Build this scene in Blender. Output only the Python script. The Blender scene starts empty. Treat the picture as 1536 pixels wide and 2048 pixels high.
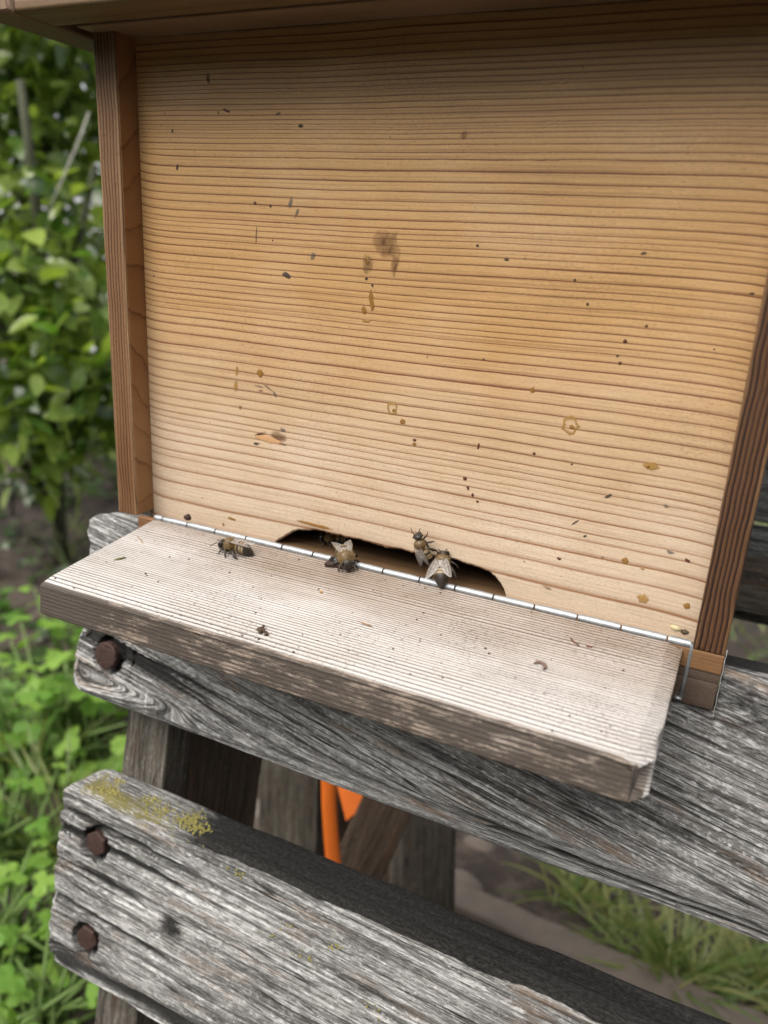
import bpy, bmesh, math, random
import numpy as np
from mathutils import Vector, Matrix

random.seed(7)
rng = np.random.default_rng(7)
S = 0.18            # metres per working unit (the clear width of the hive front)

# ------------------------------------------------------------------ camera
F_PX = 1569.47
CAM = np.array([1.01451563, -1.1244177, 0.49886954])
def _rot(r):
    th = np.linalg.norm(r); k = r / th
    K = np.array([[0, -k[2], k[1]], [k[2], 0, -k[0]], [-k[1], k[0], 0]])
    return np.eye(3) + math.sin(th) * K + (1 - math.cos(th)) * K @ K
_R0 = np.array([[0.90475385, 0.42232827, 0.05531103], [0.17320571, -0.24616516, -0.95362597], [-0.38912756, 0.87237695, -0.29586854]])
RC = _rot(np.array([0.01740824, 0.01398586, 0.00333114])) @ _R0      # rows: right, down, forward
def ray(x, y):
    return RC.T @ np.array([(x - 768) / F_PX, (y - 1024) / F_PX, 1.0])
def hit(x, y, n, p0):
    n = np.array(n, float); r = ray(x, y)
    t = n @ (np.array(p0, float) - CAM) / (n @ r)
    return CAM + t * r
def at(x, y, dist):
    r = ray(x, y); return CAM + r / np.linalg.norm(r) * dist

scene = bpy.context.scene
col = scene.collection
cam_d = bpy.data.cameras.new('camera'); cam = bpy.data.objects.new('camera', cam_d); col.objects.link(cam)
cam_d.sensor_fit = 'VERTICAL'; cam_d.sensor_height = 36.0; cam_d.sensor_width = 27.0
cam_d.lens = F_PX / 2048 * 36.0
cam_d.clip_start = 0.004; cam_d.clip_end = 300
M = Matrix.Identity(4)
for i in range(3):
    M[i][0] = RC[0][i]; M[i][1] = -RC[1][i]; M[i][2] = -RC[2][i]; M[i][3] = CAM[i] * S
cam.matrix_world = M
cam_d.dof.use_dof = True
cam_d.dof.focus_distance = 1.225 * S
cam_d.dof.aperture_fstop = cam_d.lens / 2.35
scene.camera = cam

# ------------------------------------------------------------------ sky, sun, exposure
SUN_EL, SUN_AZ = math.radians(56), math.radians(203)     # azimuth measured clockwise from +Y
world = bpy.data.worlds.new('World'); scene.world = world; world.use_nodes = True
wt = world.node_tree; wt.nodes.clear()
sky = wt.nodes.new('ShaderNodeTexSky'); sky.sky_type = 'NISHITA'; sky.sun_disc = False
sky.sun_elevation = SUN_EL; sky.sun_rotation = SUN_AZ
sky.air_density = 1.0; sky.dust_density = 1.0; sky.ozone_density = 1.0
hs = wt.nodes.new('ShaderNodeHueSaturation'); hs.inputs['Saturation'].default_value = 0.12
bg = wt.nodes.new('ShaderNodeBackground'); bg.inputs['Strength'].default_value = 0.08
wo = wt.nodes.new('ShaderNodeOutputWorld')
wt.links.new(sky.outputs[0], hs.inputs['Color']); wt.links.new(hs.outputs[0], bg.inputs['Color']); wt.links.new(bg.outputs[0], wo.inputs['Surface'])
sun_d = bpy.data.lights.new('sun', 'SUN'); sun_d.energy = 2.6; sun_d.angle = math.radians(58); sun_d.color = (1.0, 0.95, 0.88)
sun = bpy.data.objects.new('sun', sun_d); col.objects.link(sun)
sd = Vector((math.sin(SUN_AZ) * math.cos(SUN_EL), math.cos(SUN_AZ) * math.cos(SUN_EL), math.sin(SUN_EL)))
sun.rotation_euler = sd.to_track_quat('Z', 'Y').to_euler(); sun.location = sd * 5
vs = scene.view_settings; vs.view_transform = 'Standard'; vs.look = 'None'; vs.gamma = 1.0; vs.use_curve_mapping = False
vs.exposure = 1.06
scene.render.engine = 'CYCLES'
scene.cycles.use_denoising = True
scene.cycles.use_adaptive_sampling = True; scene.cycles.adaptive_threshold = 0.025
scene.cycles.max_bounces = 5; scene.cycles.diffuse_bounces = 3; scene.cycles.glossy_bounces = 2; scene.cycles.transparent_max_bounces = 12

# ------------------------------------------------------------------ helpers: noise
def _hash(ix, iy, seed):
    h = (ix.astype(np.int64) * 374761393 + iy.astype(np.int64) * 668265263 + seed * 1274126177) & 0x7fffffff
    h = ((h ^ (h >> 13)) * 1103515245) & 0x7fffffff
    return ((h ^ (h >> 16)) & 0xffff) / 65535.0
def vn(u, v, seed=0):
    u = np.asarray(u, float); v = np.asarray(v, float)
    iu = np.floor(u); iv = np.floor(v); fu = u - iu; fv = v - iv
    fu = fu * fu * (3 - 2 * fu); fv = fv * fv * (3 - 2 * fv)
    a = _hash(iu, iv, seed); b = _hash(iu + 1, iv, seed); c = _hash(iu, iv + 1, seed); d = _hash(iu + 1, iv + 1, seed)
    return (a * (1 - fu) + b * fu) * (1 - fv) + (c * (1 - fu) + d * fu) * fv
def fbm(u, v, seed=0, o=4):
    r = 0; a = .5; t = 0
    for k in range(o):
        r = r + a * vn(np.asarray(u) * 2 ** k, np.asarray(v) * 2 ** k, seed + k); t += a; a *= .5
    return r / t
def sstep(a, b, x):
    t = np.clip((np.asarray(x, float) - a) / (b - a), 0, 1); return t * t * (3 - 2 * t)

# ------------------------------------------------------------------ helpers: objects
def tag(o, label=None, cat=None, group=None, kind=None):
    if label: o['label'] = label
    if cat: o['category'] = cat
    if group: o['group'] = group
    if kind: o['kind'] = kind
    return o
def empty(name, loc, label, cat, group=None):
    o = bpy.data.objects.new(name, None); col.objects.link(o)
    o.location = Vector(loc) * S; o.empty_display_size = 0.01
    return tag(o, label, cat, group)
def wloc(o):
    v = Vector((0, 0, 0))
    while o is not None: v = v + o.location; o = o.parent
    return v
def mesh_data(name, V, F, mats, smooth=True, attrs=None, fmat=None):
    """V in working units, relative to the object's own origin"""
    me = bpy.data.meshes.new(name)
    V = np.asarray(V, float) * S
    if isinstance(F, np.ndarray):
        n, k = F.shape
        me.vertices.add(len(V)); me.vertices.foreach_set('co', V.ravel())
        me.loops.add(n * k); me.loops.foreach_set('vertex_index', F.ravel().astype(np.int32))
        me.polygons.add(n); me.polygons.foreach_set('loop_start', np.arange(0, n * k, k, dtype=np.int32))
        try: me.polygons.foreach_set('loop_total', np.full(n, k, dtype=np.int32))
        except Exception: pass
        me.update(calc_edges=True)
    else:
        me.from_pydata([tuple(v) for v in V], [], [tuple(int(i) for i in f) for f in F])
    me.validate()
    for m in (mats if isinstance(mats, (list, tuple)) else [mats]): me.materials.append(m)
    if fmat is not None: me.polygons.foreach_set('material_index', np.asarray(fmat, dtype=np.int32))
    me.polygons.foreach_set('use_smooth', [bool(smooth)] * len(me.polygons))
    for k, a in (attrs or {}).items():
        a = np.asarray(a, float)
        if a.ndim == 2:
            at_ = me.attributes.new(k, 'FLOAT_VECTOR', 'POINT'); at_.data.foreach_set('vector', a.astype(np.float32).ravel())
        else:
            at_ = me.attributes.new(k, 'FLOAT', 'POINT'); at_.data.foreach_set('value', a.astype(np.float32))
    me.update()
    return me
def obj(name, V, F, mats, parent=None, smooth=True, attrs=None, fmat=None, origin=None):
    """V given in world working units; stored relative to the parent root"""
    V = np.asarray(V, float)
    base = np.array(wloc(parent)) / S if parent is not None else np.zeros(3)
    org = np.zeros(3) if parent is not None else (V.mean(0) if origin is None else np.array(origin, float))
    me = mesh_data(name, V - base - org, F, mats, smooth, attrs, fmat)
    o = bpy.data.objects.new(name, me); col.objects.link(o); o.parent = parent
    o.location = Vector(org) * S
    return o

def rrect(w, h, r, step):
    """closed rounded rectangle, counter-clockwise, [0,w]x[0,h]"""
    pts = []
    def edge(a, b):
        L = math.hypot(b[0] - a[0], b[1] - a[1]); n = max(1, int(round(L / step)))
        for i in range(n): pts.append((a[0] + (b[0] - a[0]) * i / n, a[1] + (b[1] - a[1]) * i / n))
    def arc(cx, cy, a0):
        for i in range(3):
            a = a0 + math.pi / 2 * i / 3; pts.append((cx + r * math.cos(a), cy + r * math.sin(a)))
    edge((r, 0), (w - r, 0)); arc(w - r, r, -math.pi / 2)
    edge((w, r), (w, h - r)); arc(w - r, h - r, 0)
    edge((w - r, h), (r, h)); arc(r, h - r, math.pi / 2)
    edge((0, h - r), (0, r)); arc(r, r, math.pi)
    return np.array(pts)
def loft_faces(nc, npt, cap=True):
    i = np.arange(nc - 1)[:, None]; j = np.arange(npt)[None, :]
    a = i * npt + j; b = i * npt + (j + 1) % npt; c = (i + 1) * npt + (j + 1) % npt; d = (i + 1) * npt + j
    q = np.stack([a, d, c, b], -1).reshape(-1, 4)
    return q
def loft(P):
    """P (nc,np,3) -> V, tri/quad faces with centre-fan caps (as degenerate-free triangles)"""
    nc, npt, _ = P.shape
    V = P.reshape(-1, 3)
    q = loft_faces(nc, npt)
    c0 = P[0].mean(0); c1 = P[-1].mean(0)
    V = np.vstack([V, c0, c1]); k0 = nc * npt; k1 = k0 + 1
    F = [tuple(f) for f in q]
    for j in range(npt):
        F.append((k0, j, (j + 1) % npt)); F.append((k1, (nc - 1) * npt + (j + 1) % npt, (nc - 1) * npt + j))
    return V, F
def grid_normals(P):
    du = np.gradient(P, axis=0)
    dv = (np.roll(P, -1, 1) - np.roll(P, 1, 1))
    n = np.cross(dv, du); l = np.linalg.norm(n, axis=-1, keepdims=True); n = n / np.maximum(l, 1e-12)
    return n
def tube(path, radii, n=8, V0=0):
    path = [np.array(p, float) for p in path]
    V = []; F = []
    up = np.array([0.31, 0.17, 0.93])
    for i, p in enumerate(path):
        d = path[min(i + 1, len(path) - 1)] - path[max(i - 1, 0)]; d = d / (np.linalg.norm(d) + 1e-12)
        a = np.cross(d, up)
        if np.linalg.norm(a) < 1e-3: a = np.cross(d, np.array([1., 0, 0]))
        a /= np.linalg.norm(a); b = np.cross(d, a)
        for k in range(n):
            t = 2 * math.pi * k / n; V.append(p + radii[i] * (math.cos(t) * a + math.sin(t) * b))
    for i in range(len(path) - 1):
        for k in range(n):
            F.append((V0 + i * n + k, V0 + i * n + (k + 1) % n, V0 + (i + 1) * n + (k + 1) % n, V0 + (i + 1) * n + k))
    F.append(tuple(V0 + k for k in range(n))[::-1]); F.append(tuple(V0 + (len(path) - 1) * n + k for k in range(n)))
    return V, F
class MB:
    def __init__(s): s.V = []; s.F = []; s.m = []
    def add(s, V, F, m=0):
        o = len(s.V); s.V += [np.array(v, float) for v in V]; s.F += [tuple(i + o for i in f) for f in F]; s.m += [m] * len(F)
    def tube(s, path, radii, n=8, m=0):
        if not hasattr(radii, '__len__'): radii = [radii] * len(path)
        V, F = tube(path, radii, n); s.add(V, F, m)
    def build(s, name, mats, parent=None, smooth=True, origin=None, attrs=None):
        return obj(name, np.array(s.V), s.F, mats, parent, smooth, attrs, s.m, origin)

# ------------------------------------------------------------------ helpers: materials
class NT:
    def __init__(s, name):
        s.mat = bpy.data.materials.new(name); s.mat.use_nodes = True; s.t = s.mat.node_tree; s.t.nodes.clear()
        s.out = s.t.nodes.new('ShaderNodeOutputMaterial')
    def n(s, typ, ins=None, **kw):
        nd = s.t.nodes.new(typ)
        for k, v in kw.items(): setattr(nd, k, v)
        for k, v in (ins or {}).items(): s.set(nd.inputs[k], v)
        return nd
    def set(s, inp, v):
        if isinstance(v, bpy.types.NodeSocket): s.t.links.new(v, inp)
        elif v is not None:
            if inp.type == 'RGBA' and len(v) == 3: v = (*v, 1)
            inp.default_value = v
    def m(s, op, a, b=None, c=None, clamp=False):
        nd = s.n('ShaderNodeMath', operation=op, use_clamp=clamp); s.set(nd.inputs[0], a)
        if b is not None: s.set(nd.inputs[1], b)
        if c is not None: s.set(nd.inputs[2], c)
        return nd.outputs[0]
    def mix(s, f, a, b, blend='MIX'):
        nd = s.n('ShaderNodeMix', data_type='RGBA', blend_type=blend, clamp_factor=True)
        s.set(nd.inputs[0], f); s.set(nd.inputs[6], a); s.set(nd.inputs[7], b); return nd.outputs[2]
    def ramp(s, f, stops, interp='LINEAR'):
        nd = s.n('ShaderNodeValToRGB'); cr = nd.color_ramp; cr.interpolation = interp
        while len(cr.elements) < len(stops): cr.elements.new(0.5)
        for e, (p, c) in zip(cr.elements, stops):
            e.position = p
            if not hasattr(c, '__len__'): c = (c, c, c)
            e.color = (*c, 1) if len(c) == 3 else c
        s.set(nd.inputs[0], f); return nd.outputs[0]
    def noise(s, vec, scale=1, detail=3, rough=0.55, dist=0):
        nd = s.n('ShaderNodeTexNoise'); s.set(nd.inputs['Vector'], vec)
        nd.inputs['Scale'].default_value = scale; nd.inputs['Detail'].default_value = detail
        nd.inputs['Roughness'].default_value = rough; nd.inputs['Distortion'].default_value = dist
        return nd.outputs[0]
    def attr(s, name):
        return s.n('ShaderNodeAttribute', attribute_name=name)
    def comb(s, x, y, z=0.0):
        nd = s.n('ShaderNodeCombineXYZ'); s.set(nd.inputs[0], x); s.set(nd.inputs[1], y); s.set(nd.inputs[2], z); return nd.outputs[0]
    def sep(s, v):
        nd = s.n('ShaderNodeSeparateXYZ'); s.set(nd.inputs[0], v); return nd.outputs
    def bump(s, h, strength, dist, normal=None):
        nd = s.n('ShaderNodeBump'); s.set(nd.inputs['Height'], h); nd.inputs['Strength'].default_value = strength
        nd.inputs['Distance'].default_value = dist
        if normal is not None: s.set(nd.inputs['Normal'], normal)
        return nd.outputs[0]
    def bsdf(s, **ins):
        p = s.n('ShaderNodeBsdfPrincipled')
        for k, v in ins.items(): s.set(p.inputs[k.replace('_', ' ')], v)
        s.t.links.new(p.outputs[0], s.out.inputs[0]); return p

def wood(name, early, late, early2, late2, profile=(0.35, 0.86, 0.97), late_amt=0.9, fib=(14, 900), fib_amt=0.35,
         rough=0.62, bump=0.5, bump_d=0.00025, speck=0.35, stain=(0.05, 0.04, 0.03), stain_bias=0.0, spec=0.35, blotch=0.25, seed=0.0, wobble=0.11, fine=0.0):
    """growth-ring wood. attr g = (along, across, ring number), attr k = (bleach, stain, -)"""
    T = NT(name); g = T.attr('g').outputs['Vector']; gu, gv, ring = T.sep(g)
    k0, k1, k2 = T.sep(T.attr('k').outputs['Vector'])
    wob = T.noise(T.comb(T.m('MULTIPLY', gu, 9), T.m('MULTIPLY', gv, 70), seed), 1, 3)
    ringw = T.m('ADD', ring, T.m('MULTIPLY', T.m('SUBTRACT', wob, 0.5), wobble))
    fr = T.m('FRACT', ringw)
    lw = T.ramp(fr, [(0.0, 0.45), (0.035, 0.0), (profile[0], 0.04), (profile[1], 0.34), (profile[2], 1.0), (1.0, 0.8)])
    wn = T.n('ShaderNodeTexWhiteNoise', noise_dimensions='1D'); T.set(wn.inputs['W'], T.m('FLOOR', ringw))
    amt = T.m('MULTIPLY_ADD', wn.outputs[0], 0.45, late_amt - 0.3)
    fade = T.noise(T.comb(T.m('MULTIPLY', gu, 4), T.m('MULTIPLY', gv, 45), seed + 60), 1, 3)
    amt = T.m('MULTIPLY', amt, T.m('MULTIPLY_ADD', fade, 1.1, .45))
    lw2 = T.m('MULTIPLY', lw, amt, clamp=True)
    if fine:
        fn = T.noise(T.comb(T.m('MULTIPLY', gu, 2.2), T.m('MULTIPLY', gv, 330), seed + 70), 1, 2)
        lw2 = T.m('ADD', lw2, T.m('MULTIPLY', T.ramp(fn, [(0.52, 0.0), (0.68, 1.0)]), fine), clamp=True)
    f1 = T.noise(T.comb(T.m('MULTIPLY', gu, fib[0]), T.m('MULTIPLY', gv, fib[1]), seed + 3), 1, 4, 0.65)
    f2 = T.noise(T.comb(T.m('MULTIPLY', gu, fib[0] * 7), T.m('MULTIPLY', gv, fib[1] * .55), seed + 5), 1, 3, 0.6)
    bl = T.noise(T.comb(T.m('MULTIPLY', gu, 5), T.m('MULTIPLY', gv, 8), seed + 9), 1, 5, 0.6)
    bleach = T.m('ADD', k0, T.m('MULTIPLY', T.m('SUBTRACT', bl, 0.5), 0.8), clamp=True)
    cE = T.mix(bleach, early, early2); cL = T.mix(bleach, late, late2)
    c = T.mix(lw2, cE, cL)
    fv_ = T.m('MULTIPLY_ADD', T.m('SUBTRACT', T.m('ADD', T.m('MULTIPLY', f1, .6), T.m('MULTIPLY', f2, .4)), 0.5), fib_amt * 2, 1.0)
    c = T.mix(1.0, c, T.comb(fv_, fv_, fv_), 'MULTIPLY')
    bv = T.m('MULTIPLY_ADD', T.m('SUBTRACT', bl, .5), blotch * 2, 1.0)
    c = T.mix(1.0, c, T.comb(bv, T.m('POWER', bv, 1.1), T.m('POWER', bv, 1.3)), 'MULTIPLY')
    # pores and specks of dirt
    sp = T.noise(T.comb(T.m('MULTIPLY', gu, 150), T.m('MULTIPLY', gv, 420), seed + 20), 1, 2, 0.7)
    dens = T.noise(T.comb(T.m('MULTIPLY', gu, 4), T.m('MULTIPLY', gv, 5), seed + 30), 1, 3)
    spm = T.m('MULTIPLY', T.ramp(T.m('ADD', sp, T.m('MULTIPLY', T.m('SUBTRACT', dens, .5), .35)), [(0.60, 0.0), (0.70, 1.0)]), speck)
    c = T.mix(spm, c, tuple(x * .35 for x in late))
    # mould / dirt stains with ragged shapes
    st = T.noise(T.comb(T.m('MULTIPLY', gu, 15), T.m('MULTIPLY', gv, 55), seed + 40), 1, 9, 0.78)
    stm = T.ramp(T.m('ADD', st, T.m('MULTIPLY_ADD', k1, 0.5, stain_bias - .25)), [(0.53, 0.0), (0.62, 0.85)])
    c = T.mix(stm, c, stain)
    h = T.m('ADD', T.m('MULTIPLY', lw2, 0.2), T.m('ADD', T.m('MULTIPLY', f1, .6), T.m('MULTIPLY', f2, .35)))
    nrm = T.bump(h, bump, bump_d)
    rg = T.m('MULTIPLY_ADD', f2, 0.25, rough - .12)
    T.bsdf(Base_Color=c, Roughness=rg, Normal=nrm, Specular_IOR_Level=spec)
    return T.mat

def weathered(name, light, mid, dark, tint, seed=0.0, speck=1.0):
    """old grey timber. attr g = (along, across, -), attr k = (crack, black stain and painted shade, moss)"""
    T = NT(name); g = T.attr('g').outputs['Vector']; gu, gv, _ = T.sep(g)
    k0, k1, k2 = T.sep(T.attr('k').outputs['Vector'])
    def st(a, b, z, d=4, r=.6): return T.noise(T.comb(T.m('MULTIPLY', gu, a), T.m('MULTIPLY', gv, b), seed + z), 1, d, r)
    s1 = st(1.6, 60, 1, 5, .6); s2 = st(3.2, 290, 2, 5, .66); s3 = st(45, 230, 3, 5, .72); big = st(3.2, 6, 4, 5, .62); s4 = st(26, 75, 5, 5, .68)
    c = T.mix(T.ramp(s1, [(0.36, 0.0), (0.62, 1.0)]), mid, light)
    c = T.mix(T.m('MULTIPLY', T.ramp(s2, [(0.36, 1.0), (0.49, 0.0)]), 0.85), c, dark)
    blot = T.m('ADD', T.m('MULTIPLY', big, .75), T.m('MULTIPLY', s4, .5))
    spk = T.ramp(T.m('ADD', s3, T.m('MULTIPLY', T.m('SUBTRACT', blot, .62), -.6)), [(0.47, 0.0), (0.56, 1.0)])
    c = T.mix(T.m('MULTIPLY', spk, 0.5 * speck), c, dark)
    pale = T.ramp(T.m('ADD', st(95, 150, 8, 4, .7), T.m('MULTIPLY', T.m('SUBTRACT', s4, .5), .5)), [(0.55, 0.0), (0.66, 1.0)])
    c = T.mix(T.m('MULTIPLY', pale, .65), c, tuple(min(.85, x * 1.4) for x in light))
    c = T.mix(T.m('MULTIPLY', T.ramp(st(5, 30, 12), [(0.56, 0.0), (0.70, 1.0)]), .65), c, tint)
    for (a_, b_, z_, w_, am_) in ((1.3, 46, 21, .020, .95), (2.6, 105, 24, .024, .8), (5, 210, 27, .03, .55)):
        ln_ = T.m('ABSOLUTE', T.m('SUBTRACT', st(a_, b_, z_, 3, .55), .5))
        wd = T.m('MULTIPLY', T.ramp(ln_, [(0.0, 1.0), (w_ * .45, .8), (w_, 0.0)]), T.ramp(st(2, 12, z_ + 1, 2), [(0.36, 0.0), (0.52, 1.0)]))
        c = T.mix(T.m('MULTIPLY', wd, am_), c, tuple(x * .7 for x in dark))
    c = T.mix(T.m('MULTIPLY', k0, .95, clamp=True), c, tuple(x * .5 for x in dark))
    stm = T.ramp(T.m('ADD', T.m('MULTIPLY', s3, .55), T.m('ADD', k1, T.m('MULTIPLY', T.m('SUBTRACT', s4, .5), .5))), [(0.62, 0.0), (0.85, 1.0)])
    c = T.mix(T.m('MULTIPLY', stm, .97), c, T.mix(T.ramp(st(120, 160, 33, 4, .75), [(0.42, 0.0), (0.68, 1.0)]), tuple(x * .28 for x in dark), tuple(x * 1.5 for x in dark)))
    ln = st(60, 80, 15, 5, .7)
    lm = T.ramp(T.m('ADD', T.m('MULTIPLY', ln, .8), T.m('SUBTRACT', k2, .5)), [(0.42, 0.0), (0.62, 1.0)])
    c = T.mix(T.m('MULTIPLY', lm, .9), c, (0.19, 0.17, 0.055))
    h = T.m('ADD', T.m('MULTIPLY', s2, 0.9), T.m('ADD', T.m('MULTIPLY', s3, .6), T.m('MULTIPLY', spk, -.35)))
    T.bsdf(Base_Color=c, Roughness=0.85, Normal=T.bump(h, 0.8, 0.0006), Specular_IOR_Level=0.25)
    return T.mat

def plain(name, color, rough=0.6, metallic=0.0, var=0.25, scale=400, bump=0.2, bump_d=0.0003, spec=0.4):
    T = NT(name); tc = T.n('ShaderNodeTexCoord').outputs['Object']
    a = T.noise(tc, scale, 5, .65)
    v = T.m('MULTIPLY_ADD', T.m('SUBTRACT', a, .5), var * 2, 1.0)
    c = T.mix(1.0, color, T.comb(v, v, v), 'MULTIPLY')
    T.bsdf(Base_Color=c, Roughness=T.m('MULTIPLY_ADD', a, .25, rough - .12), Metallic=metallic, Normal=T.bump(a, bump, bump_d), Specular_IOR_Level=spec)
    return T.mat

def leafmat(name, c1, c2, rough=0.32, trans=0.35, joined=False, spec=0.5):
    T = NT(name)
    r = T.attr('rnd').outputs['Fac'] if joined else T.n('ShaderNodeObjectInfo').outputs['Random']
    tc = T.n('ShaderNodeTexCoord').outputs['Object']
    nz = T.noise(tc, 90, 3)
    c = T.mix(T.m('ADD', T.m('MULTIPLY', r, .8), T.m('MULTIPLY', T.m('SUBTRACT', nz, .5), .5), clamp=True), c1, c2)
    p = T.n('ShaderNodeBsdfPrincipled'); T.set(p.inputs['Base Color'], c); p.inputs['Roughness'].default_value = rough
    p.inputs['Specular IOR Level'].default_value = spec
    T.set(p.inputs['Normal'], T.bump(nz, .25, .002))
    tr = T.n('ShaderNodeBsdfTranslucent'); T.set(tr.inputs['Color'], T.mix(1.0, c, (1.5, 1.6, .6), 'MULTIPLY'))
    mx = T.n('ShaderNodeMixShader'); mx.inputs[0].default_value = trans
    T.t.links.new(p.outputs[0], mx.inputs[1]); T.t.links.new(tr.outputs[0], mx.inputs[2]); T.t.links.new(mx.outputs[0], T.out.inputs[0])
    return T.mat

PINE = wood('pine_front', (0.58, 0.350, 0.148), (0.15, 0.044, 0.018), (0.63, 0.50, 0.37), (0.30, 0.155, 0.08), profile=(0.66, 0.87, 0.94),
            late_amt=1.2, fib=(26, 520), fib_amt=.42, rough=.44, bump=.28, bump_d=.00015, speck=.28, stain_bias=-.3, spec=.5, seed=1, blotch=.13, fine=.30)
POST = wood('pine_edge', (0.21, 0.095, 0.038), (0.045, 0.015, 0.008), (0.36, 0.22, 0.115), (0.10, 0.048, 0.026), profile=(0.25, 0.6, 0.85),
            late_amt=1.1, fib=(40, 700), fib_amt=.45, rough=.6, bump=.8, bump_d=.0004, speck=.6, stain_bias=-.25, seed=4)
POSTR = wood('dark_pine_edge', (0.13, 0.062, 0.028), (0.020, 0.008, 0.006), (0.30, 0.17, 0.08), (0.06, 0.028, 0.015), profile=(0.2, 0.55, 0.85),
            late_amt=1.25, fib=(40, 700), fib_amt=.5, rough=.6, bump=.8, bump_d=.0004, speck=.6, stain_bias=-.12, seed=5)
CHEEK = wood('pine_cheek', (0.26, 0.125, 0.05), (0.11, 0.038, 0.015), (0.38, 0.22, 0.105), (0.2, 0.09, 0.035), profile=(0.6, 0.9, 0.97),
             late_amt=.8, fib=(20, 400), fib_amt=.2, rough=.5, bump=.3, speck=.2, stain_bias=-.3, seed=6)
LAND = wood('weathered_landing', (0.33, 0.255, 0.195), (0.066, 0.046, 0.036), (0.59, 0.56, 0.54), (0.105, 0.090, 0.084), profile=(0.42, 0.70, 0.88),
            late_amt=1.15, fib=(45, 800), fib_amt=.55, rough=.52, bump=.75, bump_d=.0004, speck=.85, stain=(0.046, 0.036, 0.029), stain_bias=-.16, spec=.45, blotch=.30, seed=8)
ROOFW = wood('roof_timber', (0.19, 0.125, 0.062), (0.075, 0.045, 0.024), (0.40, 0.27, 0.20), (0.17, 0.09, 0.06), profile=(0.3, 0.8, .93),
             late_amt=.6, fib=(12, 300), fib_amt=.25, rough=.6, bump=.4, speck=.2, stain=(0.07, 0.065, 0.04), stain_bias=-.12, seed=12)
FLOORW = wood('dirty_floor', (0.13, 0.075, 0.036), (0.04, 0.02, 0.01), (0.20, 0.12, 0.06), (0.07, 0.03, 0.015), late_amt=.8, fib=(20, 400), seed=24, stain_bias=.1)
BASEW = wood('base_timber', (0.20, 0.10, 0.045), (0.06, 0.026, 0.012), (0.24, 0.13, 0.06), (0.2, 0.09, 0.035), late_amt=.8, fib=(20, 400), seed=14, stain_bias=-.2)
DARKW = plain('dark_base_board', (0.085, 0.058, 0.042), .75, 0, .5, 1800, .6)
GREYW = weathered('grey_timber', (0.68, 0.675, 0.66), (0.31, 0.30, 0.285), (0.030, 0.028, 0.026), (0.30, 0.20, 0.13), 2.0)
GREYD = weathered('grey_timber_dark', (0.33, 0.335, 0.32), (0.13, 0.13, 0.125), (0.022, 0.022, 0.021), (0.17, 0.12, 0.085), 7.0)
POSTW = weathered('bench_post_timber', (0.24, 0.22, 0.19), (0.10, 0.085, 0.07), (0.03, 0.025, 0.02), (0.14, 0.075, 0.04), 11.0, .6)
RAILW = weathered('bench_frame_timber', (0.16, 0.14, 0.115), (0.075, 0.062, 0.05), (0.02, 0.017, 0.014), (0.10, 0.06, 0.035), 17.0, .6)
BROWNW = weathered('bench_inner_timber', (0.14, 0.10, 0.07), (0.075, 0.052, 0.037), (0.025, 0.02, 0.016), (0.16, 0.06, 0.025), 13.0, .5)
METAL = plain('zinc_hinge', (0.38, 0.40, 0.42), .5, .75, .45, 700, .15, .0001)
RUST = plain('rusty_bolt', (0.062, 0.035, 0.029), .65, .3, .75, 900, .9, .0006)
ORANGE = plain('orange_plastic', (0.78, 0.17, 0.02), .45, 0, .12, 300, .1)
RESIN = plain('dark_resin', (0.035, 0.014, 0.011), .5, 0, .6, 2500, .8, .0004)
CRUMB = plain('debris_crumb', (0.09, 0.06, 0.04), .8, 0, .7, 3000, .8, .0004)
STRAW = plain('pale_debris', (0.5, 0.42, 0.24), .55, 0, .3, 2000, .3)
STONE = plain('kerb_stone', (0.135, 0.11, 0.093), .9, 0, .35, 60, .6, .002)
WALLM = plain('pale_wall', (0.55, 0.56, 0.58), .9, 0, .2, 8, .3, .004)

# ------------------------------------------------------------------ measures of the hive (working units)
H = 0.8076; WL = 0.0446; D = 0.0462; WR = 0.042; ZB = 0.0867; DEPTH = 0.80
SL = 0.1127; LL = 0.2696; LT = 0.0547; LX0 = 0.044; LX1 = 0.9878; LY = -0.0462; LZ = 0.0025
TAU = math.radians(12); PY0 = -0.02
PN = np.array([0, math.cos(TAU), -math.sin(TAU)])          # into the bench
PUP = np.array([0, math.sin(TAU), math.cos(TAU)])          # up along the slats
def bench_pt(X, b, c):
    return np.stack([np.asarray(X, float) + 0 * np.asarray(b), PY0 + np.asarray(b) * PUP[1] + np.asarray(c) * PN[1], np.asarray(b) * PUP[2] + np.asarray(c) * PN[2]], -1)
GZ = -2.55                                                   # ground

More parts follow.
